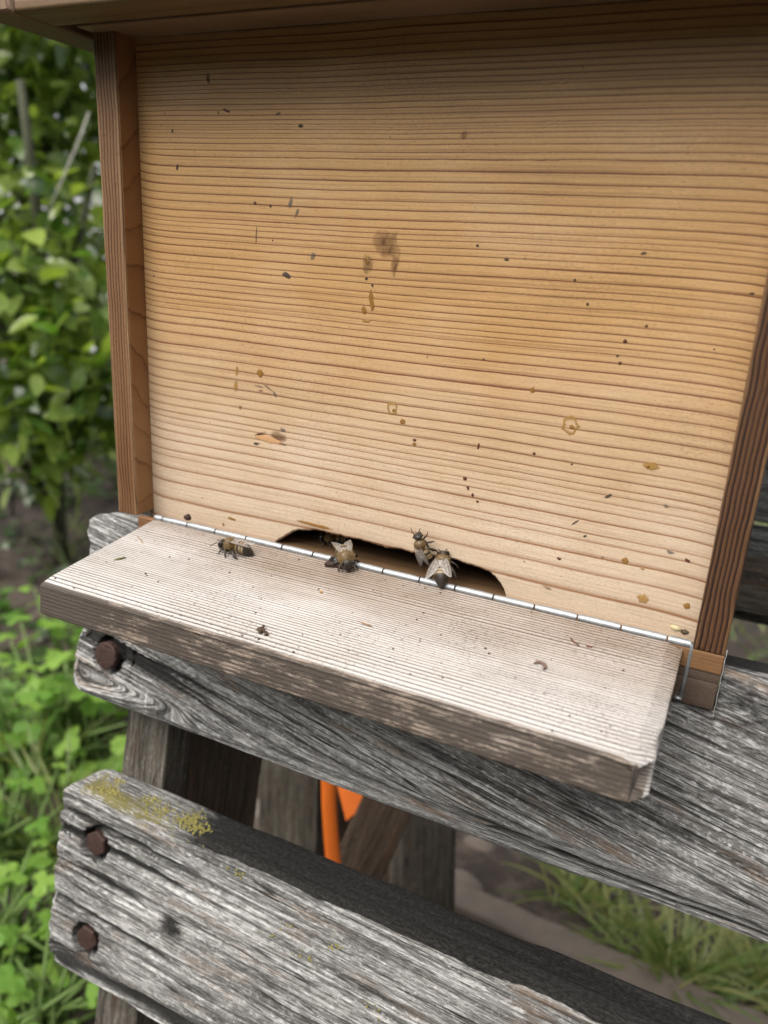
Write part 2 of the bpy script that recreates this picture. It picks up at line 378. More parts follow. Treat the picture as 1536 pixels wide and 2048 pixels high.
# ================================================================== SETTING
def ground():
    a = np.concatenate([np.linspace(-160, -14, 14), np.linspace(-12, 8, 161), np.linspace(10, 160, 14)])
    b = np.concatenate([np.linspace(-160, -8, 12), np.linspace(-6, 14, 161), np.linspace(16, 160, 14)])
    X, Y = np.meshgrid(a, b, indexing='ij')
    Z = GZ + 0.16 * (fbm(X * .6, Y * .6, 3) - .5) + .06 * (fbm(X * 4, Y * 4, 9) - .5)
    nx, ny = X.shape
    V = np.stack([X, Y, Z], -1).reshape(-1, 3)
    i = np.arange(nx - 1)[:, None]; j = np.arange(ny - 1)[None, :]; k = i * ny + j
    F = np.stack([k, k + ny, k + ny + 1, k + 1], -1).reshape(-1, 4)
    T = NT('soil'); tc = T.n('ShaderNodeTexCoord').outputs['Object']
    n1 = T.noise(tc, 3, 6, .65); n2 = T.noise(tc, 60, 5, .7)
    c = T.ramp(T.m('ADD', T.m('MULTIPLY', n1, .6), T.m('MULTIPLY', n2, .4)), [(0.33, (0.012, 0.009, 0.007)), (0.5, (0.034, 0.024, 0.019)), (0.68, (0.15, 0.115, 0.095))])
    T.bsdf(Base_Color=c, Roughness=.95, Normal=T.bump(n2, .8, .006))
    o = obj('ground', V, F, T.mat, origin=(0, 0, GZ)); tag(o, kind='structure')
ground()

# ================================================================== HIVE
hive = empty('bee_hive', (0.5, 0, -ZB), 'small wooden bee hive with hinged landing board standing on the grey bench', 'bee hive')

RZ = [0.8300, 0.8160, 0.8022, 0.7908, 0.7807, 0.77, 0.7598, 0.7502, 0.7434, 0.7348, 0.7279, 0.7207, 0.7175, 0.7077, 0.6998, 0.692, 0.6846, 0.6776, 0.6712, 0.668, 0.6648, 0.6588,
      0.6519, 0.6444, 0.6336, 0.6249, 0.6085, 0.5942, 0.5809, 0.5676, 0.5556, 0.5419, 0.5305, 0.524, 0.5167, 0.5068, 0.4969, 0.4854, 0.4704, 0.4586, 0.4505, 0.4369,
      0.4282, 0.4169, 0.4056, 0.3955, 0.3878, 0.3789, 0.3674, 0.3533, 0.3377, 0.3168, 0.3005, 0.2851, 0.2704, 0.2529, 0.238, 0.2217, 0.2066, 0.1928, 0.1831, 0.1705,
      0.1565, 0.1396, 0.1196, 0.1082, 0.0851, 0.0588, 0.0234, -0.02, -0.06]
ENT = np.array([(-.05, -.03), (.270, -.03), (.285, -.004), (.297, .004), (.312, .016), (.333, .025), (.363, .032), (.394, .033), (.433, .031), (.472, .030), (.509, .029), (.555, .029),
       (.621, .034), (.652, .031), (.686, .025), (.700, .016), (.713, .002), (.722, -.03), (1.05, -.03)])
def front_board():
    xs = np.concatenate([np.linspace(-.008, .27, 40), np.linspace(.272, .722, 130), np.linspace(.73, 1.008, 40)])
    v = np.concatenate([np.linspace(0, .12, 30), np.linspace(.125, 1, 150)])
    bot = np.interp(xs, ENT[:, 0], ENT[:, 1])
    bot = bot + (.0050 * (fbm(xs * 55, xs * 0, 5, 4) - .5) + .0025 * (vn(xs * 210, xs * 0, 6) - .5)) * (bot > -.02)
    X = np.repeat(xs[:, None], len(v), 1); Z = bot[:, None] + v[None, :] * (H + .03 - bot[:, None])
    th = .055
    fr = np.stack([X, 0 * X, Z], -1); fr[:, 0, 1] += .0025
    bk = np.stack([X, 0 * X + th, Z], -1)[:, ::-1]
    P = np.concatenate([fr, bk], 1)                   # closed section: up the front, down the back
    V, F = loft(P)
    x, z = V[:, 0], V[:, 2]
    zz = z + .022 * (fbm(x * 1.1 + 3, z * 1.5, 21, 2) - .5) + .0030 * (fbm(x * 6, z * 12, 33, 3) - .5) - .006 * np.exp(-x / .02) * (z < .64) + .004 * np.exp(-(1 - x) / .03)
    ring = np.interp(zz, RZ[::-1], np.arange(len(RZ), dtype=float)[::-1])
    g = np.stack([x, zz, ring], -1)
    bleach = sstep(.48, .0, z) * 1.05
    k = np.stack([bleach, np.zeros_like(x) - .5, 0 * x], -1)
    return obj('front_board', V, [f[::-1] for f in F], PINE, hive, True, {'g': g, 'k': k})
fboard = front_board()
def flat_shade(o, ang=35):
    try:
        me = o.data; me.set_sharp_from_angle(angle=math.radians(ang))
    except Exception: pass
flat_shade(fboard)

def plank_box(name, lo, hi, axis, bev, step, gfun, mat, parent, kfun=None, nlen=60, rough=0.0, seed=0, post=None):
    lo = np.array(lo, float); hi = np.array(hi, float); ax = 'xyz'.index(axis); o1, o2 = [(1, 2), (2, 0), (0, 1)][ax]
    sec = rrect(hi[o1] - lo[o1], hi[o2] - lo[o2], bev, step)
    ts = np.linspace(lo[ax], hi[ax], nlen)
    ts = np.concatenate([[ts[0]], [ts[0] + bev], ts[1:-1], [ts[-1] - bev], [ts[-1]]]); ts.sort()
    P = np.zeros((len(ts), len(sec), 3)); P[..., ax] = ts[:, None]; P[..., o1] = lo[o1] + sec[None, :, 0]; P[..., o2] = lo[o2] + sec[None, :, 1]
    cen = (lo + hi) / 2
    for i in (0, -1):                                    # bevel the ends
        for o in (o1, o2):
            w = (hi[o] - lo[o]) / 2; P[i, :, o] = cen[o] + (P[i, :, o] - cen[o]) * (1 - bev / w * .9)
    if rough:
        n = grid_normals(P); out = np.sign(((P - cen) * n).sum(-1).mean()); a, b = P[..., ax], P[..., o1] + P[..., o2]
        d = rough * (fbm(a * 14, b * 60, seed, 4) - .5); P = P + n * d[..., None] * out
    if post: P = post(P)
    V, F = loft(P)
    n3 = V - cen; sc = (hi - lo) / 2; q = np.abs(n3 / sc); face = np.argmax(q, 1)
    g = gfun(V, face); k = kfun(V, face) if kfun else np.zeros_like(V)
    ob = obj(name, V, [f[::-1] for f in F], mat, parent, True, {'g': g, 'k': k}); flat_shade(ob, 40)
    return ob

# side walls: front edge shows upright grain, cheek shows broad arcs
def wall_g(x_in, sgn, sd):
    def gf(V, face):
        x, y, z = V.T
        w = .010 * (fbm(z * 5, x * 8, sd, 3) - .5) + .0035 * (fbm(z * 22, x * 30, sd + 4, 2) - .5)
        ring_e = (x + w) * 155 + 40
        ring_c = (z + .05 * (fbm(y * 6, z * 3, sd + 7, 2) - .5) + .25 * (y + .046)) * 17 + 300
        front = (y < -.0440)
        return np.stack([np.where(front, z, y), np.where(front, x, z), np.where(front, ring_e, ring_c)], -1)
    return gf
def side_wall(x0, x1, sd):
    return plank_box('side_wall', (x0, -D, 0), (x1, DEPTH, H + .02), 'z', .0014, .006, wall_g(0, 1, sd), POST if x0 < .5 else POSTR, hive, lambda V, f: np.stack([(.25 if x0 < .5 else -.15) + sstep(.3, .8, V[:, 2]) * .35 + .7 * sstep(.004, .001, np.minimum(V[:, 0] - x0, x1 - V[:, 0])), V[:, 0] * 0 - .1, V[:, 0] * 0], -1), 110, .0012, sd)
side_wall(-WL, 0, 5)
side_wall(1.0, 1.0 + WR, 15)
# inner cheek lining of the rebate on the left wall (planed face)
plank_box('cheek_board', (-.004, -D + .0025, 0.001), (.0012, .0, H + .01), 'z', .0008, .004,
          lambda V, f: np.stack([V[:, 1], V[:, 2], (V[:, 2] + .10 * (fbm(V[:, 1] * 14, V[:, 2] * 4.5, 3, 3) - .5) + .9 * V[:, 1] * np.sin(V[:, 2] * 5 + 1)) * 13 + 90], -1), CHEEK, hive,
          lambda V, f: np.stack([sstep(.45, .0, V[:, 2]) * .7, V[:, 0] * 0 - .4, V[:, 0] * 0], -1), 90)
xg = lambda fr, off=0: (lambda V, f: np.stack([V[:, 0], V[:, 1] + V[:, 2], (V[:, 1] * .35 + V[:, 2] + .006 * (fbm(V[:, 0] * 3, V[:, 2] * 5, 2, 2) - .5)) * fr + off], -1))
plank_box('back_wall', (.0, DEPTH - .06, 0), (1.0, DEPTH, H + .02), 'x', .0015, .03, xg(60), BASEW, hive, None, 20)
plank_box('top_rail', (-WL - .002, -.0795, H), (1.0 + WR + .002, -.002, H + .05), 'x', .0012, .006,
          lambda V, f: np.stack([V[:, 0], V[:, 1], (V[:, 1] + .004 * (fbm(V[:, 0] * 3, V[:, 1] * 4, 3, 2) - .5)) * 125 + V[:, 2] * 60], -1), ROOFW, hive, lambda V, f: np.stack([V[:, 0] * 0 + .2, V[:, 0] * 0 - .1, V[:, 0] * 0], -1), 40)
plank_box('floor_board', (.0, -.0335, -.045), (1.0, DEPTH - .06, -.011), 'x', .0015, .008, xg(95), FLOORW, hive, lambda V, f: np.stack([V[:, 0] * 0 + .1, V[:, 0] * 0 + .05, V[:, 0] * 0], -1), 40)
plank_box('base_strip', (.002, -D, -.030), (1.0 + WR, -.035, -.0008), 'x', .0012, .004,
          lambda V, f: np.stack([V[:, 0], V[:, 2], (V[:, 2] + .002 * (fbm(V[:, 0] * 4, V[:, 2] * 4, 3, 2) - .5)) * 170 + V[:, 1] * 50], -1), BASEW, hive, lambda V, f: np.stack([V[:, 0] * 0 + .3, V[:, 0] * 0, V[:, 0] * 0], -1), 40)
plank_box('base_board', (.002, -D + .0015, -ZB), (1.0 + WR - .001, DEPTH, -.0455), 'x', .0012, .01, xg(60), DARKW, hive, None, 20)
plank_box('base_board', (.002, -D + .0015, -.0452), (1.0 + WR - .001, -.0352, -.0303), 'x', .0012, .006, xg(60), DARKW, hive, None, 20)

def landing_board():
    r = .0035
    sec = rrect(LL, LT, r, .0022)                      # s (outwards), t (down from the top)
    us = np.concatenate([[0, .003], np.linspace(.008, .95, 150), np.linspace(.953, .997, 24), [1.0]])
    s = sec[:, 0]; t = LT - sec[:, 1]
    xmax = LX1 + 0 * s
    xmax = xmax - .019 * np.clip((s - LL + .024) / .022, 0, 1) - .003 * np.exp(-((s - .78 * LL) / .02) ** 2) - .0012 * (vn(s * 40, t * 30, 4))
    x = LX0 + us[:, None] * (xmax[None, :] - LX0)
    dx = xmax[None, :] - x
    top = (t < r * 1.2)[None, :]
    tt = t[None, :] + 0 * x
    tt = tt + top * .008 * np.clip(1 - dx / .020, 0, 1)           # worn round over on the right end
    ss = s[None, :] + 0 * x
    # shallow cupping and wear along the front arris
    tt = tt + top * (.0035 * sstep(LL - .03, LL, ss) * (0.6 + .8 * fbm(x * 9, ss * 0, 6, 3)))
    ring_d = fbm(x * 4, ss * 30, 7, 3)
    for i, sg in ((0, 1), (-1, -1)):
        ss[i] = LL / 2 + (ss[i] - LL / 2) * .995; tt[i] = LT / 2 + (tt[i] - LT / 2) * .96
    ca, sa = math.cos(SL), math.sin(SL)
    P = np.stack([x, LY - ss * ca - tt * sa, LZ - ss * sa - tt * ca], -1)
    V, F = loft(P)
    X = V[:, 0]; yy = V[:, 1] - LY; zz = V[:, 2] - LZ
    sv = -(yy * ca + zz * sa); tv = yy * -sa * 1 - zz * ca
    tv = -(yy * sa) * 1.0 + -(zz * ca)
    # cross grain coordinate: quarter-sawn top, rings dip through the thickness
    warp = .006 * (fbm(X * 1.2 + 5, sv * 3, 11, 3) - .5) + .0012 * (fbm(X * 9, sv * 20, 12, 2) - .5)
    bend = .006 * sstep(.03, 0, LX1 - X)
    spacing = np.interp(sv, [0, .1, .2, .27], [0, 14, 29.5, 38.0])
    ring = np.interp(sv + warp + bend, [-.02, 0, .10, .20, .285], [-2.6, 0, 13, 28.5, 38]) + tv * 120 + 7 + 1.6 * (fbm(sv * 22 + tv * 15, X * .5, 77, 2) - .5) + .5 * (fbm(sv * 90, X * 2.5, 78, 2) - .5)
    g = np.stack([X, sv + tv * .9, ring], -1)
    bl = .18 + .85 * sstep(.03, .20, sv + .03 * (fbm(X * 5, sv * 6, 31) - .5)) + .5 * sstep(.45, .05, X) * sstep(-.02, .07, sv)
    bl -= .5 * sstep(.95, 1.0, X) * sstep(.07, .0, sv)
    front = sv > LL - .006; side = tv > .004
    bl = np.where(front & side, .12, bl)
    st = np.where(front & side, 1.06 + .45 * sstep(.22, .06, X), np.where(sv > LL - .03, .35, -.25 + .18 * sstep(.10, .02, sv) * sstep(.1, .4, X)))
    k = np.stack([bl, st, 0 * X], -1)
    o = obj('landing_board', V, F, LAND, hive, True, {'g': g, 'k': k}); flat_shade(o, 40)
    return o
landing_board()
LN = np.array([0, -math.sin(SL), math.cos(SL)])
def on_landing(px, py): return hit(px, py, LN, (0, LY, LZ))

# piano hinge: a row of knuckles, a leaf and the pin end
hinge = MB()
hy, hz, hr = -.0365, .0032, .0062
leaf = MB()
def boxv(lo, hi):
    (a, b, c), (d, e, f) = lo, hi
    V = [(a, b, c), (d, b, c), (d, e, c), (a, e, c), (a, b, f), (d, b, f), (d, e, f), (a, e, f)]
    return V, [(0, 3, 2, 1), (4, 5, 6, 7), (0, 1, 5, 4), (1, 2, 6, 5), (2, 3, 7, 6), (3, 0, 4, 7)]
leaf.add(*boxv((.042, hy - .0035, -.078), (.9972, hy + .0005 - .002, -.001)))
leaf_o = leaf.build('hinge_leaf', METAL, hive, False)
edges = [.040, .060, .118, .181, .248, .324, .386, .452, .519, .584, .645, .708, .773, .838, .901, .965, .9975]
for a, b in zip(edges[:-1], edges[1:]):
    m = MB(); n = 5
    dz = .0006 * (random.random() - .5)
    xs_ = np.linspace(a + .0014, b - .0014, n)
    m.tube([(x, hy - .004, hz + dz) for x in xs_], [hr * .9] + [hr] * (n - 2) + [hr * .9], 14)
    o = m.build('knuckle', METAL, leaf_o, True); flat_shade(o, 50)
m = MB(); m.tube([(.984, hy - .004, hz), (.9985, hy - .005, hz - .001), (.9985, hy - .0075, hz - .012), (.9975, hy - .0085, -.05), (.9965, hy - .009, -.079)], [.005, .005, .0036, .0028, .0028], 8)
m.add(*boxv((.9885, hy - .014, -.082), (.9985, hy - .006, -.0775)))
m.build('hinge_pin', METAL, leaf_o, True)

# stains, propolis and specks on the front board
def stainm(name, c, rough=.5, soft=0.0, thr=.5):
    T = NT(name); tc = T.n('ShaderNodeTexCoord').outputs['Object']; e = T.attr('e').outputs['Fac']
    nz = T.noise(tc, 2200, 5, .7); n2 = T.noise(tc, 700, 5, .7)
    v = T.m('MULTIPLY_ADD', nz, .9, .55)
    p = T.n('ShaderNodeBsdfPrincipled'); T.set(p.inputs['Base Color'], T.mix(1.0, c, T.comb(v, v, v), 'MULTIPLY')); p.inputs['Roughness'].default_value = rough
    tr = T.n('ShaderNodeBsdfTransparent'); mx = T.n('ShaderNodeMixShader')
    a = T.ramp(T.m('ADD', T.m('MULTIPLY', e, .75), T.m('SUBTRACT', n2, .5)), [(max(0, .25 - soft * .1), 0.0), (.38 + soft * .5, 1.0 - .45 * soft)])
    T.set(mx.inputs[0], a); T.t.links.new(tr.outputs[0], mx.inputs[1]); T.t.links.new(p.outputs[0], mx.inputs[2]); T.t.links.new(mx.outputs[0], T.out.inputs[0]); return T.mat
ST = {'o': stainm('propolis_ochre', (0.30, 0.15, 0.03), .4, .35), 'l': stainm('propolis_light', (0.42, 0.24, 0.06), .4, .6), 'd': stainm('dark_fleck', (0.06, 0.042, 0.034), .6, .4),
      'r': stainm('red_fleck', (0.10, 0.03, 0.015)), 'g': stainm('grey_smear', (0.13, 0.12, 0.10), .7, .8), 'w': stainm('bare_wood', (0.60, 0.34, 0.17), .6, .2), 'b': stainm('brown_smear', (0.20, 0.095, 0.035), .6, 1.0)}
SPOTS = [(452, 221, 13, 4, 'r', .35), (437, 226, 5, 6, 'b', 0), (417, 157, 7, 15, 'g', -.2), (556, 228, 11, 5, 'g', -.3), (928, 270, 12, 11, 'b', 0),
    (581, 405, 8, 20, 'g', .3), (594, 426, 6, 15, 'g', .5), (573, 550, 20, 9, 'd', .2), (626, 513, 8, 14, 'g', .3), (955, 491, 6, 6, 'd', 0), (1014, 519, 9, 6, 'd', .2),
    (768, 483, 9, 16, 'b', .3), (780, 500, 5, 18, 'b', .4), (790, 535, 4, 14, 'b', .3), (735, 522, 8, 14, 'l', 0), (733, 557, 6, 6, 'd', 0), (745, 571, 5, 6, 'd', 0),
    (743, 602, 9, 32, 'o', -.2), (728, 621, 9, 15, 'o', -.5), (733, 642, 17, 6, 'l', 0), (474, 742, 6, 18, 'l', .05), (472, 772, 7, 20, 'l', .1), (521, 747, 13, 12, 'o', .2),
    (519, 773, 18, 3, 'g', .1), (537, 776, 20, 4, 'g', .5), (550, 789, 6, 13, 'g', -.6), (521, 781, 12, 4, 'b', 0), (829, 880, 7, 5, 'r', 0), (829, 888, 8, 7, 'o', 0), (806, 843, 12, 11, 'o', 0),
    (1065, 780, 9, 10, 'o', 0), (1303, 933, 26, 14, 'l', .1), (1297, 934, 7, 7, 'o', .1), (957, 893, 4, 12, 'r', .1), (1068, 907, 6, 6, 'r', .4), (930, 957, 7, 7, 'r', 0), (936, 976, 5, 7, 'r', -.4), (945, 990, 5, 6, 'r', -.3), (955, 1003, 5, 5, 'r', 0),
    (1217, 992, 13, 5, 'd', -.7), (1150, 1045, 17, 3, 'd', -.8), (1170, 1072, 7, 4, 'd', -.4), (1118, 1117, 7, 5, 'r', .1), (1250, 1122, 11, 12, 'o', 0), (1287, 1197, 20, 15, 'l', 0), (1373, 1212, 11, 11, 'o', 0),
    (1095, 1175, 16, 5, 'b', .2), (1375, 1121, 10, 5, 'r', .4), (1250, 683, 7, 7, 'r', -.6), (1287, 507, 12, 4, 'd', -.2), (1235, 712, 5, 5, 'd', 0), (1240, 726, 6, 5, 'r', -.4), (1293, 652, 5, 4, 'r', .2),
    (541, 880, 60, 12, 'w', .08), (522, 868, 24, 7, 'b', -.25), (520, 868, 14, 4, 'd', -.25), (513, 887, 13, 5, 'd', -.1), (566, 860, 12, 8, 'g', .1), (556, 872, 34, 16, 'b', .1), (560, 876, 30, 10, 'b', .1), (564, 888, 22, 3, 'd', .1), (772, 488, 44, 46, 'b', .3), (790, 530, 14, 40, 'b', .2), (735, 530, 18, 34, 'b', 0), (630, 1050, 60, 7, 'o', .05),
    (602, 252, 9, 6, 'd', -.1), (345, 262, 4, 5, 'd', 0), (355, 334, 5, 9, 'd', .1), (541, 412, 5, 5, 'd', 0), (510, 406, 5, 5, 'r', 0), (513, 470, 3, 30, 'g', .05), (1175, 608, 6, 5, 'd', .2), (1150, 560, 5, 5, 'd', 0),
    (1285, 1137, 7, 5, 'l', 0), (463, 1037, 16, 5, 'o', .1), (447, 1049, 5, 7, 'o', 0), (1340, 1104, 14, 6, 'g', .2), (1332, 1012, 10, 5, 'g', .3), (1504, 587, 9, 4, 'd', 0), (481, 815, 7, 9, 'b', 0)]
def spot(px, py, w, h, kind, tilt, name='stain', ring=False):
    c = hit(px, py, (0, 1, 0), (0, 0, 0)); sc = np.linalg.norm(c - CAM) / F_PX
    rx, rz = w * .5 * sc * 1.4, h * .5 * sc * 1.35
    n = 12; V = []; F = []
    rr = [1 + .45 * (random.random() - .5) for _ in range(n)]
    ct, st_ = math.cos(tilt), math.sin(-tilt)
    for lev, (f, yy) in enumerate(((1.0, .0002), (.8, -.0005), (.45, -.0008))):
        for i in range(n):
            a = 2 * math.pi * i / n; u, v = rx * f * rr[i] * math.cos(a), rz * f * rr[i] * math.sin(a)
            V.append((c[0] + u * ct - v * st_, yy, c[2] + u * st_ + v * ct))
    for l in range(2):
        for i in range(n): F.append((l * n + i, l * n + (i + 1) % n, (l + 1) * n + (i + 1) % n, (l + 1) * n + i))
    if not ring: F.append(tuple(2 * n + i for i in range(n)))
    E_ = np.repeat([0.0, .55, 1.0], n)
    if ring: E_ = np.repeat([0.1, 1.0, .1], n)
    return obj(name, V, F, ST[kind], fboard, True, {'e': E_})
for s_ in SPOTS: spot(*s_[:4], s_[4], s_[5], {'o': 'propolis_spot', 'l': 'propolis_spot'}.get(s_[4], 'dirt_mark'))
for (px, py, w, h) in ((785, 818, 19, 24), (1141, 851, 26, 26)):
    spot(px, py, w, h, 'l', 0, 'propolis_ring', True); spot(px + 3, py + 3, w * .35, h * .3, 'o', .4, 'propolis_spot')
mb = MB()
for _ in range(60):
    x, z = random.uniform(.01, .99), random.uniform(.02, .78) ** 1.0
    r = .0005 + .0010 * random.random() ** 3; n = 5; a0 = random.random() * 6
    mb.add([(x + r * 1.4 * math.cos(a0 + i * 2 * math.pi / n), -.0003, z + r * math.sin(a0 + i * 2 * math.pi / n)) for i in range(n)] + [(x, -.0009, z)], [(i, (i + 1) % n, n) for i in range(n)])
tag(mb.build('dirt_specks', RESIN, fboard), kind='stuff')

# ================================================================== ROOF
roof = empty('hive_roof', (.5, .3, H), 'overhanging wooden hive roof with deep rim covering the hive top', 'hive roof')
RB = H + .0022; FX0, FX1 = -.172, 1.17; FY = -.160; FT = .0815; RH = .34
rg = lambda ax, fr: (lambda V, f: np.stack([V[:, ax], V[:, 2] + V[:, 1 - ax], (V[:, 2] * .9 + V[:, 1 - ax] * .6 + .02 * (fbm(V[:, ax] * 2, V[:, 2] * 4, 3, 2) - .5)) * fr], -1))
rk = lambda V, f: np.stack([sstep(RB + .003, RB + .009, V[:, 2]) * (V[:, 1] < FY + .005) * .75, .1 + 0 * V[:, 0], V[:, 0] * 0], -1)
plank_box('front_fascia', (FX0 + FT + .0006, FY, RB), (FX1 - FT - .0006, FY + FT, RB + RH), 'x', .006, .012, rg(0, 45), ROOFW, roof, rk, 50)
def sg(V, f):
    e = V[:, 1] < FY + .004
    ring = np.where(e, V[:, 0] * 75 + .02 * np.sin(V[:, 2] * 30) * 40, (V[:, 0] + .25 * V[:, 2] + .006 * (fbm(V[:, 1] * 3, V[:, 0] * 4, 8, 2) - .5)) * 80)
    return np.stack([np.where(e, V[:, 2], V[:, 1]), V[:, 0] + V[:, 2], ring], -1)
for a in (FX0, FX1 - FT):
    plank_box('side_fascia', (a, FY - .0006, RB + .0003), (a + FT, DEPTH + .14, RB + RH - .0003), 'y', .006, .012, sg, ROOFW, roof, rk, 40)
plank_box('back_fascia', (FX0 + FT + .0006, DEPTH + .14 - FT, RB), (FX1 - FT - .0006, DEPTH + .14, RB + RH), 'x', .006, .03, rg(0, 45), ROOFW, roof, None, 10)
plank_box('roof_panel', (FX0 + FT + .001, FY + FT + .001, RB + .06), (FX1 - FT - .001, DEPTH + .14 - FT - .001, RB + .12), 'x', .003, .05, rg(0, 30), ROOFW, roof, None, 10)

# ================================================================== BENCH
bench = empty('garden_bench', (.5, .2, GZ), 'weathered grey slatted garden bench carrying the hive, with rusty bolts', 'bench')
def slat(name, X0, X1, top_f, bot_f, thick, mat, gslope, seed, holes=(), stain_shade_f=None, moss_f=None, step=.0042, nlen=330, xcols=None, rough=1.0, endf=None):
    xs = np.concatenate([np.linspace(X0, 1.24, nlen), np.linspace(1.25, X1, 50)])
    # rounded, worn left end
    xs = np.sort(np.concatenate([xs, X0 + np.linspace(0, .02, 14)[1:], xcols if xcols is not None else []]))
    r = .012
    hh = .42
    sec = rrect(hh, thick, r, step); bb, cc = sec[:, 0] / hh, sec[:, 1]
    X = np.repeat(xs[:, None], len(sec), 1)
    tp = np.array([top_f(x) for x in xs]); bt = np.array([bot_f(x) for x in xs])
    B = bt[:, None] + bb[None, :] * (tp - bt)[:, None]
    Cc = np.repeat(cc[None, :], len(xs), 0)
    edge = sstep(.010, 0, X - X0)                          # round the end in thickness too
    Cc = thick / 2 + (Cc - thick / 2) * (1 - .18 * edge ** 2)
    # ragged end: fibres of different length
    X = X + .012 * (fbm(B * 60, Cc * 20, seed + 50, 3) - .5) * sstep(.06, 0, X - X0)
    if endf: X = X + endf(B) * sstep(.11, 0, X - X0)
    P = bench_pt(X, B, Cc)
    n = grid_normals(P)
    cen = bench_pt(X, (tp + bt)[:, None] / 2 + 0 * B, thick / 2 + 0 * Cc)
    if ((P - cen) * n).sum(-1).mean() < 0: n = -n
    across = B + (Cc) * 1.0 * np.where(B > (tp[:, None] + bt[:, None]) / 2, 1, -1)
    gv = across + gslope * (X - .3) * sstep(0, .05, B - bt[:, None]) + .006 * (fbm(X * 2, B * 5, seed, 2) - .5)
    # grain relief and open cracks, as real geometry
    f1 = fbm(X * 3.2, gv * 110, seed + 1, 4); f2 = fbm(X * 1.8, gv * 50, seed + 2, 3); und = fbm(X * 9, B * 14, seed + 3, 3)
    crack = sstep(.405, .31, f2) * sstep(.34, .52, fbm(X * 1.9, gv * 9, seed + 5, 2))
    fine = sstep(.41, .29, f1)
    d = -.010 * crack - .0028 * fine + .0028 * (und - .5) + .0035 * (f1 - .5)
    d = d * rough * sstep(0, .004, X - X0 + .003) * (1 - .75 * sstep(.045, .01, tp[:, None] - B))
    P = P + n * d[..., None]
    # counter-bored bolt holes
    front = Cc < r * .6
    hm = np.zeros_like(X)
    for (hx, hb, rx, rb) in holes:
        q = np.sqrt(((X - hx) / rx) ** 2 + ((B - hb) / rb) ** 2)
        P = P + PN * (.022 * sstep(1.06, .93, q) * front)[..., None]; hm = np.maximum(hm, sstep(1.25, .95, q) * front)
    V, F = loft(P)
    fl = lambda a: np.append(a.ravel(), [a[0].mean(), a[-1].mean()])
    stain_shade = stain_shade_f(X, B, Cc, tp[:, None], bt[:, None]) if stain_shade_f else 0 * X
    ms = moss_f(X, B, Cc, tp[:, None], bt[:, None]) if moss_f else 0 * X
    k = np.stack([fl(np.maximum(np.maximum(crack, .45 * fine), hm * .8)), fl(stain_shade), fl(ms)], -1)
    g = np.stack([fl(X), fl(gv), fl(0 * X)], -1)
    o = obj(name, V, F, mat, bench, True, {'g': g, 'k': k}); flat_shade(o, 60)
    return o
def corner(x, X0, r, e=1.0):       # how far the outline pulls in near the left end
    t = np.clip((x - X0) / r, 0, 1); return r * e * (1 - math.sqrt(max(0, 1 - (1 - t) ** 2)))
def zb(px, py, c=0.0):
    p = hit(px, py, PN, np.array([0, PY0, 0]) + PN * c); return p[0], (p[2] - c * PN[2]) / PUP[2]

U0, L0 = -.150, -.148
NB = -.0900
def up_top(x):
    if .0005 < x < 1.0445: return NB
    return -.028 - corner(x, U0, .03) + .001 * math.sin(x * 40)
def up_bot(x): return -.402 + corner(x, U0, .035)
def lo_top(x): return -.597 - corner(x, L0, .055, .8) + .0012 * math.sin(x * 23)
def lo_bot(x): return -1.020 + corner(x, L0, .045, .7)
stain_shade_up = lambda X, B, C, t, b: .30 * sstep(.012, .04, C) * (B > (t + b) / 2) + .22 * sstep(.2, .5, fbm(X * 4, B * 8, 71)) * sstep(.1, .8, X) + .42 * sstep(.85, 1.05, X) * sstep(-.24, -.06, B) - .12  # right-hand term paints the hive's contact shade into the slat; rest is stain
ms_up = lambda X, B, C, t, b: .12 * sstep(.55, .75, fbm(X * 8, B * 20, 91)) * sstep(.3, .9, X)
slat('front_slat', U0, 2.3, up_top, up_bot, .105, GREYW, .19, 101, [(-.058, -.303, .037, .038)], stain_shade_up, ms_up,
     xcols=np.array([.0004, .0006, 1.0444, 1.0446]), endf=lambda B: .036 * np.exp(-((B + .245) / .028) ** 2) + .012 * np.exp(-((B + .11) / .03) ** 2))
def st_lo(X, B, C, t, b):
    dt = t - B; top = sstep(.016, .0, dt - .016 * fbm(X * 9, X * 0, 5)) * sstep(.0, .35, X + .1)
    return 1.15 * top * (.55 + .45 * sstep(.1, .5, X)) + .75 * np.exp(-(((X - .17) / .045) ** 2 + ((B + .80) / .05) ** 2)) + .25 * np.exp(-(((X - .2) / .1) ** 2 + ((B + .95) / .06) ** 2)) - .1
def ms_lo(X, B, C, t, b):
    dt = t - B; return .80 * sstep(.020, 0, dt - .02 * fbm(X * 20, B * 20, 61)) * sstep(.085, .03, C) * sstep(.26, .06, X) * sstep(-.13, -.08, X) * (.5 + fbm(X * 12, C * 20 + B * 20, 6)) + .10 * sstep(.6, .8, fbm(X * 9, B * 20, 95))
slat('front_slat', L0, 2.3, lo_top, lo_bot, .105, GREYW, .05, 201, [(-.043, -.708, .034, .036), (-.041, -.922, .034, .036)], st_lo, ms_lo)
